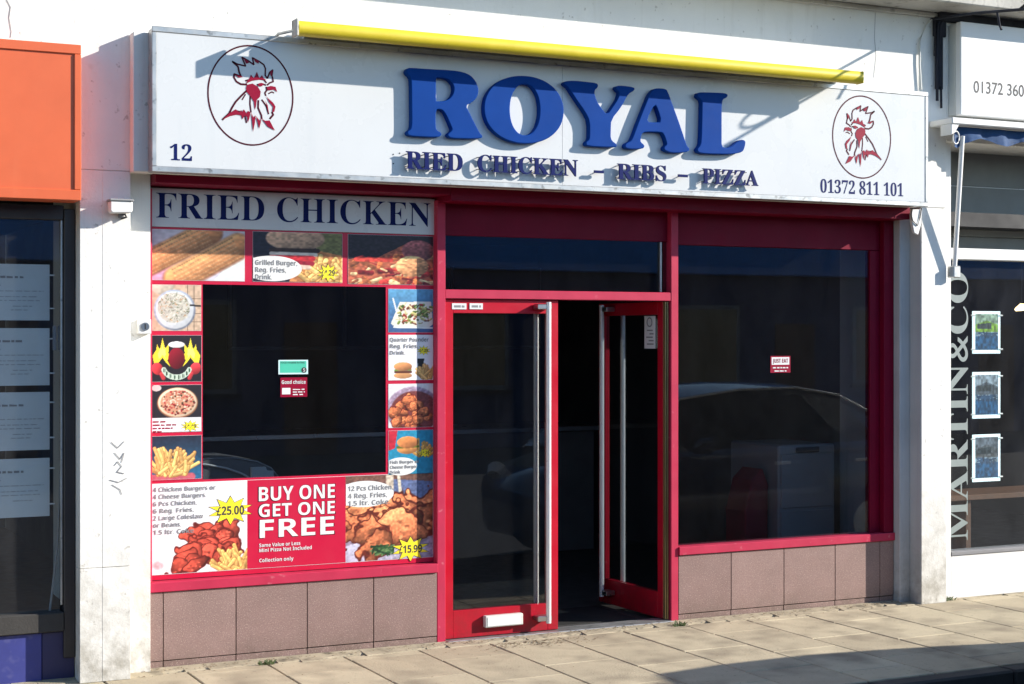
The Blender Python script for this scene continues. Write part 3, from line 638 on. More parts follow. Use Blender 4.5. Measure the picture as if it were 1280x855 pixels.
# coleslaw
p = Pic(84, 78, (206, 178, 152)); [p.cap(x, 0, x, 1, .006, (90, 70, 60)) for x in (.72, .86)]; [p.cap(.6, y_, 1, y_, .006, (90, 70, 60)) for y_ in (.3, .62, .8)]
p.ell(.2, .02, .25, .2, (210, 200, 180), .2); p.ell(.46, .55, .44, .46, (150, 160, 178), .25); p.ell(.46, .55, .40, .42, (214, 218, 222), .1); p.ell(.44, .5, .34, .34, (196, 192, 180)); g = np.random.default_rng(2)
for i in range(160):
    a, r_ = g.uniform(0, 6.3), math.sqrt(g.uniform()) * .33; x, y_ = .44 + math.cos(a) * r_, .5 + math.sin(a) * r_
    p.cap(x, y_, x + g.uniform(-.05, .05), y_ + g.uniform(-.05, .05), .009, [(232, 228, 214), (140, 134, 118), (206, 200, 184), (120, 130, 96), (190, 150, 110)][i % 5])
p.cap(.78, .44, 1, .46, .02, (40, 34, 34)); p.grain(.1, 20)
poster('food_poster', 'small poster of a bowl of coleslaw in the left column', 'poster', p, 190, 251.5, 355.5, 413.5, 'food pictures in the left window')
# hot wings
p = Pic(96, 90, (38, 34, 40))
for cx, sg_ in ((.22, 1), (.78, -1)):
    fl = [(-.15, .3), (-.19, .1), (-.12, -.02), (-.10, -.14), (-.05, -.02), (.0, -.28), (.05, -.04), (.12, -.16), (.11, .04), (.15, .12), (.09, .2), (.15, .34), (.05, .22), (0, .14), (-.08, .26)]
    p.poly([(cx + x * sg_ * 1.05, .34 + y_) for x, y_ in fl], (248, 226, 60)); p.poly([(cx + x * sg_ * .5, .34 + y_ * .55) for x, y_ in fl], (252, 242, 120))
    p.ell(cx - sg_ * .10, .72, .11, .14, (206, 60, 66), .4, -.4 * sg_); p.cap(cx - sg_ * .02, .84, cx + sg_ * .02, .93, .045, (196, 60, 66), .3)
p.ell(.5, .50, .17, .24, (120, 22, 36), .35); p.ell(.5, .20, .17, .07, (236, 234, 230), .15)
for i in range(41): a = .35 + 2.45 * i / 40; p.ell(.5 + .27 * math.cos(a), .66 + .25 * math.sin(a), .05, .06, (196, 214, 196))
for i, a in enumerate(np.linspace(2.75, .4, 8)):
    x, y_ = .5 + .27 * math.cos(a), .66 + .25 * math.sin(a); p.cap(x, y_ - .035, x, y_ + .035, .011, (24, 60, 36)); p.cap(x + .02, y_ - .03, x + .02, y_ + .03, .006, (24, 60, 36))
poster('food_poster', 'small black poster with yellow flames and red wings in the left column', 'poster', p, 189, 252, 419, 477.5, 'food pictures in the left window')
# pizza
p = Pic(96, 88, (42, 38, 44)); p.ell(.52, .38, .42, .34, (150, 100, 70)); p.ell(.52, .37, .40, .32, (232, 206, 176), .15); p.ell(.52, .37, .35, .27, (206, 150, 120)); g = np.random.default_rng(6)
for i in range(150):
    a, r_ = g.uniform(0, 6.3), math.sqrt(g.uniform()); x, y_ = .52 + math.cos(a) * r_ * .34, .37 + math.sin(a) * r_ * .26
    p.ell(x, y_, g.uniform(.012, .035), g.uniform(.012, .03), [(226, 200, 176), (176, 44, 50), (230, 214, 190), (110, 30, 36), (200, 110, 90), (70, 60, 40)][i % 6], .2, soft=.4)
p.ell(.1, .06, .1, .07, (210, 200, 196)); p.poly([(0, .70), (1, .70), (1, 1), (0, 1)], (236, 234, 236))
t = poster('food_poster', 'small poster of a pizza over a white price strip in the left column', 'poster', p, 189, 252, 481.5, 541, 'food pictures in the left window')
[rules(t, PX(191), PX(191) + L_, ZZ(528.5 + 4.1 * k_), .008, YP - .001, 'crimson', k_ + 5) for k_, L_ in enumerate((.07, .13, .11, .05))]; price(t, '£4.49', 238, 532.5, 7, rx=12)
# chips
p = Pic(96, 84, (34, 44, 66)).grad((40, 44, 60), (44, 110, 150)); p.cap(0, .97, .8, .95, .09, (196, 96, 110)); p.fries(46, .42, .80, .30, .62, (246, 196, 120), 12, .85, .034); p.fries(16, .4, .84, .3, .3, (250, 208, 130), 2, 1.1, .034); p.grain(.1, 20)
poster('food_poster', 'small poster of chips on dark blue, lowest in the left column', 'poster', p, 189, 252, 545.5, 600.5, 'food pictures in the left window')
# salad
p = Pic(84, 80, (70, 120, 170)).grad((96, 160, 200), (60, 90, 140)); p.poly([(.05, .8), (.25, .3), (.95, .28), (1, .8), (.9, .9), (.15, .88)], (232, 226, 214)); p.cap(.1, .22, .2, .6, .02, (230, 230, 232)); g = np.random.default_rng(9)
for i in range(110):
    x, y_ = g.uniform(.22, .95), g.uniform(.36, .8); p.cap(x, y_, x + g.uniform(-.09, .09), y_ + g.uniform(-.06, .06), g.uniform(.01, .035), [(120, 140, 60), (196, 186, 120), (110, 50, 36), (70, 96, 40), (222, 206, 160), (160, 60, 44)][i % 6], .3)
p.cap(.12, .88, .98, .9, .02, (240, 238, 232)); p.grain(.1, 20)
poster('food_poster', 'small poster of a salad plate on blue, topmost in the right column', 'poster', p, 485.5, 541.5, 361, 415.5, 'food pictures in the left window')
# quarter pounder
p = Pic(84, 84, (236, 234, 236)); p.ell(.32, .90, .21, .07, (206, 150, 100), .2); p.cap(.15, .82, .5, .82, .03, (96, 50, 36)); p.cap(.14, .78, .5, .77, .02, (110, 150, 60)); p.cap(.16, .755, .5, .75, .016, (210, 60, 50)); p.ell(.32, .70, .21, .10, (206, 140, 90), .35)
p.poly([(.64, .52), (.80, .52), (.78, .74), (.66, .74)], (30, 28, 34)); p.fries(24, .84, .9, .12, .3, (230, 180, 110), 3, .8, .03); p.grain(.05, 16)
t = poster('food_poster', 'small white poster of a burger with drink, second in the right column', 'poster', p, 485.5, 541.5, 418.5, 475.5, 'food pictures in the left window')
lines(t, ['Quarter Pounder', 'Reg. Fries,', 'Drink.'], 487.5, 427, 8.2, 5, cw=3.2); price(t, '£4.29', 529.5, 438, 6.5, rx=10)
# nuggets
p = Pic(84, 80, (226, 222, 224)); p.ell(.55, .6, .62, .55, (150, 130, 150), .2); p.ell(.58, .65, .56, .5, (120, 60, 60)); g = np.random.default_rng(1)
p.lumps([(g.uniform(.05, .9), g.uniform(.36, .95)) for _ in range(26)], (222, 124, 78), .11, (110, 36, 26), 7); p.grain(.18, 30, 2)
poster('food_poster', 'small poster of fried nuggets, third in the right column', 'poster', p, 485.5, 541.5, 480, 535, 'food pictures in the left window')
# fish burger
p = Pic(84, 80, (40, 140, 176)); p.poly([(0, 0), (.2, 0), (.14, .4), (0, .45)], (190, 40, 60)); p.fries(20, .8, .5, .15, .3, (220, 170, 90), 9, .9, .03); p.ell(.42, .42, .24, .12, (206, 140, 80), .3); p.cap(.2, .38, .66, .37, .03, (96, 110, 40)); p.ell(.43, .27, .25, .14, (206, 130, 76), .35); p.grain(.1, 20)
t = poster('food_poster', 'small blue poster of a burger in front of chips, lowest in the right column', 'poster', p, 485.5, 541.5, 538.5, 594, 'food pictures in the left window')
bubble(t, 501, 583, 23, 12.5, 485.5); lines(t, ['Fish Burger or', 'Cheese Burger', 'Drink'], 487.5, 580, 6.2, 4, cw=2.6); price(t, '£4.29', 531, 566, 6.5, rx=10)
# the big offer poster: three panels
p = Pic(150, 146, (238, 236, 238)); g = np.random.default_rng(3)
pts = [(g.uniform(.42, .88), g.uniform(.52, .88)) for _ in range(22)] + [(.34, .86), (.30, .92), (.4, .8), (.44, .92)]
pts = [(x, y_) for x, y_ in pts if y_ > .5 + abs(x - .66) * .35 and y_ < 1.05 - max(0, x - .6) * .35]
p.lumps(sorted(pts, key=lambda q: q[1]), (206, 82, 64), .10, (104, 30, 26), 5, .35); p.fries(40, .86, .97, .12, .30, (240, 190, 110), 4, 1., .02); p.ell(.07, .90, .07, .06, (205, 180, 185), 0, 0, .5); p.grain(.14, 44, 6)
XB = [188.5, 309, 432, 541.5]
def zrow(px, py): return hz(188, py, YP)
t = thing('offer_poster', 'large white and red offer poster filling the bottom of the left window', 'poster', (-1.36, YP, ZZ(720)))
ZB0, ZB1 = ZZ(719.5), ZZ(605)
box('sheet', 'paper', t, PX(188.5), PX(541.5), YP + .0003, YP + .0018, ZB0, ZB1, 0)
link('picture', p.mesh(PX(188.5) + .002, PX(309), ZB0 + .002, ZB1 - .002, YP), 'print', t)
sheet('red_panel', 'vinyl', t, [(PX(309) + .0005, ZB0 + .002), (PX(432) - .0005, ZB0 + .002), (PX(432) - .0005, ZB1 - .002), (PX(309) + .0005, ZB1 - .002)], YP, .0003)
p = Pic(140, 146, (170, 150, 150)).grad((120, 84, 70), (160, 150, 180)); p.poly([(.5, .05), (1, .1), (1, .4), (.5, .3)], (96, 110, 150)); p.cap(.5, 0, .5, .2, .05, (206, 190, 170)); p.cap(.6, 0, .62, .2, .02, (220, 210, 190)); p.ell(.4, 1.02, .6, .28, (170, 168, 186), .2); g = np.random.default_rng(8)
pts = sorted([(g.uniform(.05, .98), g.uniform(.36, .80)) for _ in range(17)], key=lambda q: q[1]); p.lumps(pts, (224, 130, 86), .19, (96, 36, 26), 6, .4)
for i in range(40): p.cap(g.uniform(.28, .55), g.uniform(.82, .95), g.uniform(.28, .55), g.uniform(.82, .95), .012, [(50, 90, 50), (30, 60, 36), (96, 130, 80)][i % 3])
p.grain(.2, 50, 7)
link('picture', p.mesh(PX(432), PX(541.5) - .002, ZB0 + .002, ZB1 - .002, YP), 'print', t)
lines(t, ['4 Chicken Burgers or', '4 Cheese Burgers,', '6 Pcs Chicken,', '6 Reg. Fries,', '2 Large Coleslaw', 'or Beans,', '1.5 ltr. Coke'], 191.5, 615.3, 8.9, 5.8, cw=3.9)
price(t, '£25.00', 288, 638, 18.5, rx=29)
for s_t, a, b, yb, yt in (('BUY ONE', 323.5, 418.5, 626.5, 609), ('GET ONE', 323.5, 418.5, 646.5, 630.5), ('FREE', 324.5, 417.5, 672.5, 650)):
    ptext(sbold(s_t), a - 1.2, b + 1.2, yb + 1.0, yt - .4, YP - .0003, 'maroon', t, 'lettering_shadow', 0, 0, .0006); ptext(sbold(s_t), a, b, yb, yt, YP - .0003, 'white', t, 'lettering', 0, 0, .0016, True)
lines(t, ['Same Value or Less', 'Mini Pizza Not Included', '', 'Collection only'], 324, 684, 6.3, 4.4, 'paper', cw=2.85)
bubble(t, 456, 617.5, 41, 18, 432); lines(t, ['12 Pcs Chicken,', '4 Reg. Fries,', '1.5 ltr. Coke.'], 435, 614, 9.2, 6, cw=3.75)
price(t, '£15.99', 513, 686, 17, rx=27)
# stickers on the clear glass
def sticker(name, label, pl, pr, pt, pb, m, y=.0592):
    x0, x1 = hx(pl, y), hx(pr, y); z1_, z0_ = hz(pl, pt, y), hz(pl, pb, y); t = thing(name, label, 'sticker', ((x0 + x1) / 2, y, z0_)); box('sheet', m, t, x0, x1, y - .0008, y + .0004, z0_, z1_, 0); return t
t = sticker('hygiene_sticker', 'pale green hygiene rating sticker in the middle of the left window', 348, 385, 450, 468, 'cardglow'); y = .0584
sheet('panel', 'teal', t, [(hx(350, y), hz(350, 466, y)), (hx(383, y), hz(350, 466, y)), (hx(383, y), hz(350, 451.5, y)), (hx(350, y), hz(350, 451.5, y))], y - .0002, .0004)
ptext('FOOD HYGIENE RATING', 351, 381, 454.5, 452.3, y, 'ink', t); x, z = hit(380, 462.5, y); sheet('rating_disc', 'ink', t, [(x + .016 * math.cos(a), z + .016 * math.sin(a)) for a in [i * .35 for i in range(18)]], y - .0012, .0004); ptext('5', 378.8, 381.2, 464.5, 460.5, y - .002, 'white', t)
t = sticker('red_sticker', 'small red sticker with script lettering below the pale green one', 350.5, 384, 472, 496.5, 'crimson')
ptext(sbold('Good choice'), 352, 382, 480, 475.5, y, 'paper', t); sheet('logo_block', 'paper', t, [(hx(352.5, y), hz(352, 493, y)), (hx(363, y), hz(352, 493, y)), (hx(363, y), hz(352, 485, y)), (hx(352.5, y), hz(352, 485, y))], y - .0006, .0004); [rules(t, hx(366, y), hx(381, y), hz(366, 487.5 + 3.2 * k_, y), .006, y - .001, 'paper', k_ + 15) for k_ in range(3)]
t = sticker('delivery_sticker', 'small red and white sticker alone on the right window', 963, 988, 445, 466, 'crimson')
sheet('white_panel', 'paper', t, [(hx(964.5, y), hz(964, 456, y)), (hx(986.5, y), hz(964, 456, y)), (hx(986.5, y), hz(964, 446.5, y)), (hx(964.5, y), hz(964, 446.5, y))], y - .0006, .0004); ptext(sbold('JUST EAT'), 966, 985, 453.5, 448.5, y - .0008, 'crimson', t); [rules(t, hx(966 + 2 * k_, y), hx(985 - 2 * k_, y), hz(966, 460.5 + 4 * k_, y), .008, y - .0014, 'paper', k_ + 25) for k_ in range(2)]
YD = .0255
for pl, pr, tx, lb in ((565, 583, 'PULL TO', 'small grey label on the door head, left of the pair'), (587, 603.5, 'OPEN', 'small pale label on the door head, right of the pair')):
    t = sticker('door_label', lb, pl, pr, 379, 386.5, 'paper', YD - .0012); rules(t, hx(pl + 2.5, YD), hx(pr - 2.5, YD), hz(pl, 384.3, YD), .013, YD - .0026, 'greyink', int(pl))
xg = xr1 - .045
t = thing('door_notice', 'tall white notice high on the glass of the open door', 'sticker', (xg, .2, 1.75))
MB().box(xg - .0010, xg, .10, .235, 1.745, 1.955).build('sheet', 'paper', t)
nm = MB()
for i, (a, b) in enumerate([(.12, .2), (.12, .18), (.13, .21), (.12, .17), (.13, .2)]): nm.box(xg - .0022, xg - .0012, a, b, 1.77 + i * .022, 1.778 + i * .022)
nm.tube([(xg - .0022, .168 + .03 * math.cos(k * .4), 1.915 + .028 * math.sin(k * .4)) for k in range(17)], .004, 5)
nm.build('printing', 'greyink', t)

# ---- small fixtures on the wall
sl = thing('security_light', 'small white floodlight box on the left pier under the sign', 'lamp', (hx(152, -.2), -.2, hz(152, 268, -.2)))
a, b = hx(138, -.26), hx(166, -.26); zt, zb = hz(138, 251, -.26), hz(138, 266, -.26)
MB().prism([(a, zb + .012), (a + .01, zb), (b - .006, zb + .004), (b, zb + .02), (b, zt), (a, zt)], -.262, -.19).build('housing', 'white', sl, .005)
box('hood', 'appliance', sl, a - .004, b + .004, -.27, -.175, zt + .001, zt + .012, .003); box('bracket', 'greyink', sl, (a + b) / 2 - .0, (a + b) / 2 + .03, -.19, -.171, zb - .02, zb + .03, .003)
MB().tube([(b - .03, -.2, zb + .002), (b - .02, -.2, zb - .016), (b - .04, -.175, zb - .022)], .006, 8).build('cable', 'ink', sl)
ks = thing('key_switch', 'small white shutter key switch on the wall beside the window', 'switch', (hx(181, -.09), -.06, hz(181, 418, -.1)))
a, b = hx(173.5, -.105), hx(189, -.105); zt, zb = hz(174, 399, -.105), hz(174, 417.5, -.105)
box('housing', 'white', ks, a, b, -.105, -.061, zb, zt, .003); x, z = (a + b) / 2, (zt + zb) / 2
MB().tube([(x, -.105, z), (x, -.112, z)], .022, 18).build('key_ring', 'steel', ks, .002); box('key_slot', 'ink', ks, x - .004, x + .004, -.1135, -.112, z - .014, z + .014, 0)
cb = thing('cable_box', 'torn white cable cover hanging under the right end of the sign', 'cable cover', (hx(1144, -.2), -.19, hz(1144, 295, -.2)))
MB().prism([hit(x, y_, -.2) for x, y_ in ((1138, 262), (1151, 262), (1150, 280), (1146, 294), (1141, 291), (1138, 276))], -.215, -.19).build('cover', 'white', cb, .003)
MB().tube([(hit(x, y_, -.22)[0], -.22, hit(x, y_, -.22)[1]) for x, y_ in ((1141, 260), (1139, 268), (1141, 276), (1147, 282), (1150, 272), (1152, 260))], .0035, 6).build('cable', 'ink', cb)

# ================================================================== LEFT NEIGHBOUR
os_ = thing('orange_sign', 'plain orange shop sign above the dark neighbouring window', 'sign', (-3.5, -.2, 2.52))
YO = -.35; ox1 = hx(101, YO)
box('sign_tray', 'orange', os_, -5.6, ox1, YO, -.172, 2.522, 3.320, .004)
for (x0, x1, z0_, z1_) in ((-5.6, ox1, 3.272, 3.3205), (-5.6, ox1, 2.5215, 2.575), (ox1 - .034, ox1 + .0005, 2.5755, 3.2715)): box('sign_rim', 'orange', os_, x0, x1, YO - .010, YO - .0005, z0_, z1_, .003)
ls = thing('neighbour_shopfront', 'dark framed neighbouring shopfront over a blue panel at the left edge', 'shopfront', (-3.6, 0, 0))
YL = -.06
xf1 = XP0 - .003; xf0 = hx(80, YL)
box('frame_post', 'darkframe', ls, xf0, xf1, YL, .06, .12, 2.50, .004); box('bead', 'alu', ls, xf0 - .014, xf0 - .004, YL + .02, YL + .034, .40, 2.44, .001)
box('frame_head', 'darkframe', ls, -5.5, xf0 - .001, YL + .002, .06, 2.44, 2.518, .004)
zsl = hz(40, 768, YL); box('sill', 'kerb', ls, -5.5, xf0 - .001, YL - .01, .06, hz(40, 792, YL), zsl, .005)
box('blue_panel', 'bluepanel', ls, -5.5, hx(53, YL), YL + .02, .06, .004, hz(40, 793, YL), .003); box('blue_panel', 'bluepanel2', ls, hx(53, YL) + .002, xf1, YL + .026, .06, .004, .118 if False else hz(40, 793, YL) - .002, .003)
box('window_pane', GLASS, ls, -5.5, xf0 - .015, -.02, -.014, zsl + .001, 2.439, 0)
MB().tube([hit(78, 560, 0)[0:1] + (.02,) + hit(78, 560, 0)[1:], (hx(72, .02), .02, hz(72, 680, .02)), (hx(62, .02), .02, hz(62, 765, .02))], .006, 8).build('cable', 'appliance', ls)
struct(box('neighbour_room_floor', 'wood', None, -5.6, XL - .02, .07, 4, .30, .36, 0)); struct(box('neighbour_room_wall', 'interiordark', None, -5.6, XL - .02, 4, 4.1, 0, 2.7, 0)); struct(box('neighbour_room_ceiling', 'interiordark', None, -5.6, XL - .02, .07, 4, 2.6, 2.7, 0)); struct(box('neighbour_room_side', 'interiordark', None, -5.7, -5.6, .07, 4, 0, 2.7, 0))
desk = thing('desk', 'brown wooden desk inside the dark window at the left edge', 'desk', (-3.3, 1.2, .36))
box('top', 'wood', desk, -4.2, -2.9, .8, 1.5, 1.0, 1.04, .004)
for x in (-4.15, -2.98): box('leg', 'wood', desk, x, x + .05, .85, 1.45, .362, .999, .003)
YN = .03
ORD = ('topmost', 'second from the top', 'third from the top', 'lowest')
for i, (a, b) in enumerate(((331, 401), (411, 482.5), (491, 563.5), (574, 647))):
    x1 = hx(62, YN); z1_, z0_ = hz(30, a - .8, YN), hz(30, b - .6, YN)
    t = thing('vacancy_card', 'pale property card in the dark left window, %s of four' % ORD[i], 'notice', (x1 - .22, YN, z0_), 'cards in the left neighbour window')
    box('card', 'card', t, x1 - .44, x1, YN, YN + .003, z0_, z1_, 0)
    hd = z1_ - .075
    rules(t, x1 - .40, x1 - .135, hd, .012, YN - .001, 'greyink', 40 + i, 'heading')
    for k, (u0, u1, dz) in enumerate(((.40, .25, .09), (.30, .03, .12), (.40, .06, .15), (.36, .05, .17), (.19, .09, .2), (.2, .1, .22))[: 6 - (i == 3)]): rules(t, x1 - u0, x1 - u1, z1_ - dz - .025, .005, YN - .001, 'midink', 50 + 10 * i + k)
    for zz in (z1_ - .06, z0_ + .06): box('clip', 'paper', t, x1 + .001, x1 + .026, YN, YN + .006, zz, zz + .008, .001)
for pl in (66, 72.5): box('hinge_strip', 'greyink', ls, hx(pl, 0), hx(pl + 4.5, 0), -.012 + .01, .01, hz(70, 438, 0), hz(70, 407, 0), .002)

# ================================================================== RIGHT NEIGHBOUR
rs = thing('phone_sign', 'white box sign with a grey phone number at the right edge', 'sign', (4.2, -.3, 3.29))
YR = -.30; rx0 = hx(1201, YR)
ZR0, ZR1 = hz(1201, 143.5, YR), hz(1201, 26.5, YR)
box('sign_box', 'white', rs, rx0, 6.4, YR, -.245, ZR0, ZR1, .006); box('sign_side_trim', 'offwhite', rs, rx0 + .004, 6.4, -.243, -.172, ZR0 + .006, ZR1 - .006, .004)
ptext('01372 360', 1217, 1280, 115.5, 101, YR, 'ink', rs, off=.01, split=True)
ra = thing('blue_awning', 'folded blue awning with wavy valance below the phone number sign', 'awning', (4.3, -.2, 3.0))
za, zb = hz(1190, 147, -.38), hz(1190, 155, -.38); xa = hx(1188, -.38)
box('cassette', 'white', ra, xa, 6.4, -.40, -.172, zb, za, .006); MB().prism([(xa, zb), (xa + .07, zb - .0), (xa + .035, zb - .055), (xa + .0, zb - .075)], -.39, -.28).build('end_bracket', 'white', ra, .004)
va = MB(); n = 70
for i in range(n + 1):
    u = i / n; x = xa + .07 + u * 2.6; w = math.sin(x * 26) * .012 + math.sin(x * 61) * .006
    va.v += [(x, -.32 + w * .5, zb - .004), (x + .004, -.335 + w, zb - .06), (x + .003, -.34 + w * 1.3, zb - .10 - .022 * math.sin(x * 16 + .6) - (.03 if i < 2 else 0))]
    if i: k = 3 * i; va.f += [(k - 3, k, k + 1, k - 2), (k - 2, k + 1, k + 2, k - 1)]
va.build('valance', 'fabricblue', ra, 0, 1, True)
p0, p1 = hit(1203, 170, -.34), hit(1193, 338, -.20)
MB().tube([(p0[0], -.34, p0[1]), (p1[0], -.20, p1[1])], .016, 8).build('folding_arm', 'white', ra, 0, 1, True); box('arm_foot', 'alu', ra, p1[0] - .03, p1[0] + .03, -.23, -.16, p1[1] - .05, p1[1] + .03, .005)
rp = [hit(1195 + 4 * math.cos(k * .45), 172 + 8 * math.sin(k * .45), -.37) for k in range(15)]
MB().tube([(x, -.37, z) for x, z in rp], .0045, 6).build('winding_eye', 'white', ra, 0, 1, True)
rf = thing('white_shopfront', 'white framed neighbouring shopfront with dark glass at the right edge', 'shopfront', (4.6, 0, 0))
YW = -.10; wx0 = XQ1 + .003; wx1 = 6.2
zb0, zb1 = hz(1230, 687, YW), hz(1230, 692, YW)
box('frame_post', 'white', rf, wx0, hx(1189, YW), YW, .02, .004, 3.2, .004); box('base_panel', 'white', rf, hx(1189, YW) + .001, wx1, YW + .004, .02, .004, zb1, .004); box('sill', 'greyink', rf, hx(1189, YW) + .001, wx1, YW - .004, .02, zb1 + .001, zb0, .003)
zc0, zc1 = hz(1230, 325, YW), hz(1230, 311, YW); box('cross_bar', 'white', rf, hx(1189, YW) + .001, wx1, YW + .002, .02, zc0, zc1, .004)
box('window_pane', GLASS, rf, hx(1189, YW) + .002, wx1, -.04, -.034, zb0 + .001, zc0 - .001, 0)
zz = zc1 + .001; k = 0
for h_ in (.115, .13, .235, .25, .2): box('shutter_slat', 'shutter', rf, hx(1189, YW) + .002, wx1, .30 - .004 * (k % 2), .33, zz, zz + h_ - .003, .004); zz += h_; k += 1
YT = -.0415; xt0, xt1 = hx(1184.5, YT), hx(1209.5, YT); zt0, zt1 = hz(1197, 676, YT), hz(1197, 340, YT)
me = text(serif('MARTIN&CO'), 0, zt1 - zt0, 0, xt1 - xt0, 0)
for v in me.vertices: v.co = Vector((xt1 - v.co.z, YT - .0008, zt0 + v.co.x))
me.flip_normals()
for im in islands(me): link('window_letter', im, 'lettergrey', rf)
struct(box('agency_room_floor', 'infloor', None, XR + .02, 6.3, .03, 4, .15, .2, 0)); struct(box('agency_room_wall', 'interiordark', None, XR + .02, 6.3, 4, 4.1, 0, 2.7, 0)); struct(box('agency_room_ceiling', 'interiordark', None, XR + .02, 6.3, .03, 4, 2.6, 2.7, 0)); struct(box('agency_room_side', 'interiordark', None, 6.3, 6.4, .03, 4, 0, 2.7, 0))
for i, (pt, pb) in enumerate(((389, 442), (465, 523), (543, 602))):
    yc = -.02; x0, x1 = hx(1216, yc), hx(1250.5, yc); z1_, z0_ = hz(1230, pt, yc), hz(1230, pb, yc)
    t = thing('property_card', 'glowing property card in a clear holder, %s of three by the vertical lettering' % ('topmost', 'middle', 'lowest')[i], 'notice', ((x0 + x1) / 2, yc, z0_), 'property cards in the right neighbour window')
    box('holder', 'ledpanel', t, x0, x1, yc, yc + .008, z0_, z1_, .001)
    q = Pic(40, 60, (40, 90, 130)); q.poly([(0, 0), (1, 0), (1, .5), (0, .5)], [(150, 175, 150), (150, 165, 175), (110, 120, 130)][i]); q.poly([(0, .3), (.5, .18), (1, .3), (1, .5), (0, .5)], [(130, 170, 60), (90, 100, 110), (90, 96, 100)][i]); q.poly([(.1, .28), (.7, .24), (.7, .42), (.1, .42)], (60, 70, 74)); q.poly([(0, .5), (1, .5), (1, .62), (0, .62)], (150, 175, 190))
    for k in range(30): q.cap(rng.uniform(0, .8), rng.uniform(.5, .66), rng.uniform(.2, 1), rng.uniform(.5, .66), .02, (50, 80, 110))
    q.grain(.35, 14, i); bw = .022; link('picture', q.mesh(x0 + bw, x1 - bw, z0_ + .026, z1_ - .02, yc - .0012), 'print', t)
    pn = MB()
    for x in (x0, x1):
        for zz in (z0_ + .03, z1_ - .03): pn.tube([(x - .016, yc - .003, zz), (x + .016, yc - .003, zz)], .006, 8)
    pn.build('clip', 'white', t)
lm = thing('interior_lamp', 'small warm lamp glowing behind the right neighbour glass', 'lamp', (hx(1277, .9), .9, hz(1277, 392, .9)))
x, z = hit(1277, 384, .9); MB().tube([(x - .06, .9, z - .02), (x, .9, z), (x + .06, .9, z + .016)], [.012, .03, .012], 10).build('bulb', 'lampglow', lm); MB().tube([(x, .9, z + .03), (x, .9, 2.6)], .006, 6).build('cord', 'ink', lm)
bc = thing('bench', 'brown wooden bench low inside the right neighbour window', 'bench', (4.2, .5, .2))
box('seat', 'wood', bc, 3.6, 5.0, .35, .75, .62, .66, .004)
for x in (3.62, 3.9, 4.9): box('leg', 'wood', bc, x, x + .05, .38, .72, .201, .619, .003)

# ---- dirty cables between the two signs
cbn = thing('cable_bundle', 'dark cables running down the wall between the two white signs', 'cables', (hx(1176, -.2), -.2, hz(1176, 140, -.2)))
for dx, r, yb in ((0, .010, 126), (3, .012, 108), (6, .008, 135), (-3, .008, 60)):
    pts = [(1186 + dx, -6), (1180 + dx, 14), (1172 + dx, 30 + dx), (1171 + dx, 70), (1171.5 + dx, yb)]
    MB().tube([(hx(x, -.2), -.2 + .004 * dx * .3, hz(x, y_, -.2)) for x, y_ in pts], r, 8).build('cable', 'grime_and_gap', cbn, 0, 1, True)
for pts in ([(1152, 112), (1150, 80), (1150, 50), (1158, 32), (1172, 18), (1185, 8)],): MB().tube([(hx(x, -.19), -.185, hz(x, y_, -.19)) for x, y_ in pts], .007, 8).build('cable', 'offwhite', cbn, 0, 1, True)
br = thing('iron_bracket', 'thin dark iron bracket reaching out from the wall above the phone number sign', 'bracket', (3.1, -.18, 3.97))
MB().tube([(3.1, -.172, 3.985), (3.1, -.6, 3.95), (3.1, -1.0, 3.90), (3.1, -1.28, 3.865)], .010, 8).build('rod', 'grime_and_gap', br, 0, 1, True)
MB().tube([(3.1, -1.0, 3.90)] + [(3.1, -1.14 + .075 * math.cos(a), 3.945 + .05 * math.sin(a)) for a in [math.pi * (1.9 - .16 * k) for k in range(11)]], .009, 8).build('scroll', 'grime_and_gap', br, 0, 1, True)
MB().tube([(3.1, -.80, 3.93), (3.1, -.82, 3.84), (3.1, -.84, 3.80)], .008, 8).build('hook', 'grime_and_gap', br, 0, 1, True)
box('dark_box', 'grime_and_gap', cbn, hx(1166, -.18), hx(1181, -.18), -.20, -.1725, hz(1175, 46, -.19), hz(1175, 14, -.19), .006)  # dark box and strip covering the dark upright slot in the wall
box('dark_strip', 'grime_and_gap', cbn, hx(1169, -.18), hx(1178, -.18), -.19, -.1725, hz(1175, 112, -.18), hz(1175, 46.5, -.18), .004)
box('gap_shade', 'grime_and_gap', cbn, hx(1172, -.2), 6.4, -.235, -.1725, ZR1 + .012, hz(1201, 10, -.2), .006)  # dark box filling the gap over the sign, in place of its shade

# ================================================================== INSIDE THE SHOP
ct = thing('display_counter', 'pale counter with curved glass top just inside the left window', 'counter', (-1.75, .8, 0))
xc0, xc1 = -2.2, hx(352, .7)
box('cabinet', 'appliance', ct, xc0, xc1, .55, 1.1, 0, .92, .01)
YC = .52
def cz(px, py): return hit(px, py, YC)
arc = lambda pts: [cz(x, y_) for x, y_ in pts]
MB().prism(arc([(232, 578), (262, 572), (292, 571.5), (322, 576), (340, 584), (350, 597), (351, 606), (232, 606)]), YC + .004, 1.0).build('curved_lid', 'greyink', ct, .006)
MB().tube([(x, YC, z) for x, z in arc([(232, 579), (262, 573), (292, 572.5), (322, 577), (339, 585), (349.5, 598)])], .004, 8).build('lid_edge', 'steel', ct, 0, 1, True)
MB().tube([(x, YC - .01, z) for x, z in arc([(232, 579), (258, 580.5), (282, 585), (302, 592), (314, 599)])], .006, 8).build('lid_trim', 'white', ct, 0, 1, True)
MB().prism(arc([(313, 584), (331, 583), (333, 588), (341, 588), (342, 606), (313, 606)]), YC - .02, YC + .003).build('handle_block', 'white', ct, .003)
fz = thing('drinks_fridge', 'grey white drinks fridge seen low through the right window', 'fridge', (2.3, .8, 0))
x0, x1 = hx(973, .5), hx(1044, .5)
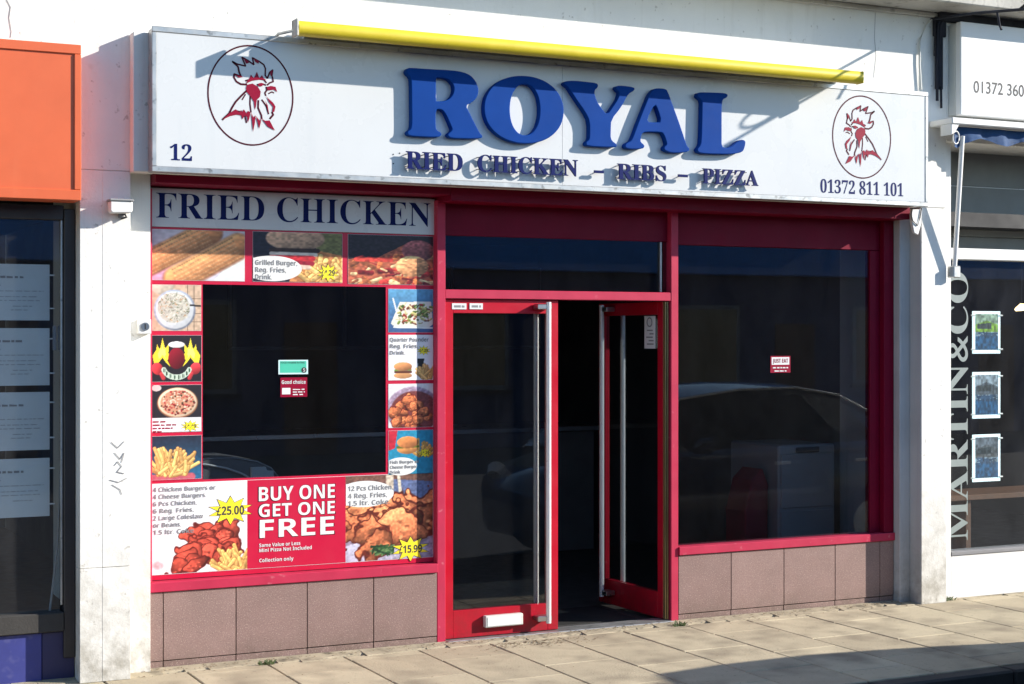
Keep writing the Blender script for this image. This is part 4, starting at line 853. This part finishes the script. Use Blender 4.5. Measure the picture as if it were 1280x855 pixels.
box('cabinet', 'appliance', fz, x0, x1, .5, 1.1, 0, 1.06, .012); box('door_panel', 'appliance', fz, x0 + .02, x1 - .02, .492, .499, .62, 1.0, .004); box('door_panel', 'appliance', fz, x0 + .02, x1 - .02, .492, .499, .06, .6, .004); box('handle', 'black', fz, x0 + .14, x0 + .34, .48, .491, 1.005, 1.045, .006)
rb = thing('red_bin', 'dark red bin beside the fridge inside the right window', 'bin', (x0 - .1, .7, 0)); MB().prism([(x0 - .20, 0), (x0 - .02, 0), (x0 - .01, .78), (x0 - .06, .9), (x0 - .15, .82), (x0 - .21, .6)], .6, .85).build('body', 'darkred', rb, .01)
mb_ = thing('menu_board', 'dark menu board with pale frame on the back wall inside', 'menu board', (-1.4, 5.4, 1.7))
box('board', 'interiordark', mb_, -.2, 3.0, 5.44, 5.49, 1.7, 2.5, 0)
for x in (-.2, .9, 2.0, 2.97): box('frame', 'appliance', mb_, x, x + .03, 5.42, 5.439, 1.73, 2.5, .002)
box('frame', 'appliance', mb_, -.2, 3.0, 5.421, 5.438, 1.70, 1.728, .002)
sv = thing('serving_counter', 'long dark serving counter deep inside the shop', 'counter', (.6, 3.6, 0))
box('front_panel', 'inwall', sv, -1.2, 2.4, 3.3, 3.9, 0, 1.02, .005); box('worktop', 'steel', sv, -1.24, 2.44, 3.25, 3.95, 1.021, 1.06, .004)
dm = box('door_mat', 'rubber', None, .36, 1.0, .2, .75, -.0035, .004, .002); tag(dm, 'dark mat on the floor inside the open door', 'mat')

# ================================================================== STREET BEHIND THE CAMERA (seen in the glass, casts the pavement shadow)
def car(loc, label, paint, s=1.0, hs=1.0):
    """hatchback, nose towards -x, origin on the road under its middle"""
    t = thing('parked_car', label, 'car', (0, 0, 0))
    xs = [-2.0, -1.95, -1.75, -1.35, -.9, -.3, .4, 1.0, 1.45, 1.68, 1.76]; hw = [.55, .70, .80, .85, .87, .88, .88, .87, .84, .76, .64]
    tz = [.62, .70, .80, .90, .97, .99, 1.00, 1.01, 1.02, .98, .86]; bz = [.30, .24, .22, .20, .19, .19, .19, .20, .22, .28, .36]
    def ring(x, w, b, tp): return [(x, y_ * w, z) for y_, z in ((-.80, b), (-.97, b + .10), (-1, b + (tp - b) * .5), (-.985, tp - .10), (-.92, tp), (.92, tp), (.985, tp - .10), (1, b + (tp - b) * .5), (.97, b + .10), (.80, b))]
    m = MB()
    for i in range(len(xs)):
        m.v += ring(xs[i], hw[i], bz[i], tz[i])
        if i:
            for j in range(10): m.f.append(((i - 1) * 10 + j, (i - 1) * 10 + (j + 1) % 10, i * 10 + (j + 1) % 10, i * 10 + j))
    m.f += [tuple(range(10)), tuple(range((len(xs) - 1) * 10 + 9, (len(xs) - 1) * 10 - 1, -1))]
    m.build('body', paint, t, 0, 1, True)
    gh = [(-1.50, .74, .95), (-1.05, .67, 1.26), (-.70, .64, 1.42), (-.1, .63, 1.49), (.5, .63, 1.50), (.95, .63, 1.43), (1.32, .65, 1.26), (1.66, .72, 1.00)]
    rfm = MB(); gm = MB()
    for i, (x, w, z) in enumerate(gh):
        rfm.v += [(x, -w, z), (x, -w * .55, z + .025), (x, 0, z + .035), (x, w * .55, z + .025), (x, w, z)]
        if i:
            for j in range(4): rfm.f.append(((i - 1) * 5 + j, (i - 1) * 5 + j + 1, i * 5 + j + 1, i * 5 + j))
    o = rfm.build('roof', paint, t, 0, 1, True); sd = MB()
    for sgn in (-1, 1):
        k = len(gm.v)
        for i, (x, w, z) in enumerate(gh): gm.v += [(x, sgn * w * .99, z - .03), (x, sgn * .80, .97)]
        for i in range(1, len(gh)): gm.f.append((k + 2 * i - 2, k + 2 * i, k + 2 * i + 1, k + 2 * i - 1))
    gm.build('side_windows', 'carblack', t, 0, 1, False)
    for sgn in (-1, 1): MB().tube([(x, sgn * (w + .012), z - .012) for x, w, z in gh], .011, 8).build('window_trim', 'chrome', t, 0, 1, True)
    for nm_, i0, i1 in (('windscreen', 0, 1), ('rear_window', 6, 7)):
        q = MB(); (xa_, wa, za_), (xb_, wb, zb_) = gh[i0], gh[i1]; q.add([(xa_, -wa * .9, za_ + .045), (xa_, wa * .9, za_ + .045), (xb_, wb * .9, zb_ + .045), (xb_, -wb * .9, zb_ + .045)], [(0, 1, 2, 3)]); q.build(nm_, 'carblack', t)
    for x in (-1.28, 1.12):
        for sgn in (-1, 1):
            w = MB().tube([(x, sgn * .68, .31), (x, sgn * .70, .31), (x, sgn * .86, .31), (x, sgn * .885, .31)], [.27, .315, .315, .27], 24).build('wheel', 'tyre', t, 0, 1, False)
            MB().tube([(x, sgn * .87, .31), (x, sgn * .895, .31)], [.20, .19], 18).build('rim', 'steel', w)
            MB().tube([(x, sgn * .60, .36), (x, sgn * .893, .36)], .0, 4) if False else None
    for sgn in (-1, 1):
        MB().tube([(-1.86, sgn * .60, .70), (-1.80, sgn * .66, .76)], [.07, .09], 12).build('headlight', 'chrome', t); box('tail_light', 'crimson', t, 1.64, 1.71, sgn * .66 - .08, sgn * .66 + .08, .74, .90, .01)
        MB().tube([(-.72, sgn * .86, 1.0), (-.70, sgn * .98, 1.03), (-.62, sgn * .98, 1.03)], [.03, .07, .07], 10).build('wing_mirror', paint, t, 0, 1, True)
        for x in (.1, .95): box('door_handle', 'chrome', t, x, x + .16, sgn * .885 - .01, sgn * .885 + .01, .84, .87, .004)
    t.location = loc; t.scale = (s, s, s * hs); return t
car((3.66, -3.33, -.115), 'dark blue hatchback parked along the kerb beyond the right edge of the photo', 'carpaint', 1.0, 1.0)
# unseen long low building, added across the road to tint the window reflections
mat('reflection_blue', rgb(84, 148, 226), .6, var=.1, vscale=.8)  # blue that shows in the window reflections in place of sky
mat('reflection_navy', rgb(52, 62, 100), .7, var=.12, vscale=1.2)  # gives the window reflections their navy tint
lb = thing('reflection_building', 'long low flat roofed building added behind the camera to tint the window reflections', 'building', (15, -17, -.11))
box('wall', 'reflection_navy', lb, -30, 60, -22, -16, -.11, 2.95, .01); box('blue_reflection_band', 'reflection_blue', lb, -30.1, 60.1, -22, -15.8, 2.951, 3.9, .02)  # edge raised to hide the sky and give a blue band in the glass
for k in range(18):
    x = -28 + k * 4.8
    w_ = box('window', 'greyink', lb, x, x + 2.2, -16.0005, -15.96, .9, 2.4, .01); box('pane', 'carblack', w_, x + .08, x + 2.12, -15.959, -15.955, .98, 2.32, 0); box('sill', 'kerb', w_, x - .05, x + 2.25, -15.9999, -15.9, .84, .899, .01)
    box('door', 'wood', lb, x + 3.0, x + 3.9, -16.0004, -15.97, -.11, 2.05, .01)

# ---- small things on the ground
def weed(px, py, s, label):
    t = bpy.data.objects; X0, Y0 = None, None
    tt = H * F / (py - HY); dx, dy = ray(px); X0, Y0 = CX + tt * dx, CY + tt * dy; m = MB(); g2 = random.Random(int(px))
    for i in range(26):
        a = g2.uniform(0, 6.3); l = s * g2.uniform(.4, 1); w = .004 + .003 * g2.random(); x, y_ = X0 + g2.uniform(-.04, .04), Y0 + g2.uniform(-.015, .015)
        ex, ey, ez = x + math.cos(a) * l * .7, y_ + math.sin(a) * l * .5, .004 + l * g2.uniform(.3, .9)
        m.add([(x - w, y_, .002), (x + w, y_, .002), ((x + ex) / 2 + w, (y_ + ey) / 2, ez * .7), (ex, ey, ez), ((x + ex) / 2 - w, (y_ + ey) / 2, ez * .7)], [(0, 1, 2, 3, 4)])
    o = m.build('weed', 'weed'); tag(o, label, 'weed', 'weeds at the foot of the wall')
weed(333, 831, .04, 'tuft of weeds at a slab joint under the left tiled wall'); weed(551, 804, .05, 'tuft of weeds at the left foot of the closed door'); weed(848, 783, .05, 'tuft of weeds at the right foot of the doorway'); weed(1186, 751, .04, 'tuft of weeds at the foot of the right pier')

gt = MB(); g4 = random.Random(5)
for i in range(900):
    if i < 520: x, y_ = g4.uniform(-2.3, 3.4), -.03 - abs(g4.gauss(0, .06))
    elif i < 760: x, y_ = g4.gauss(.05, .2), -.16 - abs(g4.gauss(0, .09))
    else: x, y_ = g4.uniform(-2.3, 3.4), g4.uniform(-1.8, -.1)
    r_ = g4.uniform(.0015, .006) * (1.3 if i < 760 else .8); z = .0125 if y_ > YB - .02 else .0035; a0 = g4.uniform(0, 6)
    gt.add([(x + r_ * g4.uniform(.6, 1.4) * math.cos(a0 + k * 1.257), y_ + r_ * g4.uniform(.6, 1.4) * math.sin(a0 + k * 1.257), z + (.002 if k == 2 else 0)) for k in range(5)], [(0, 1, 2, 3, 4)])
gt = tag(gt.build('grit', 'stain'), 'brown grit and crumbs scattered along the foot of the shopfront', 'grit', None, 'stuff')
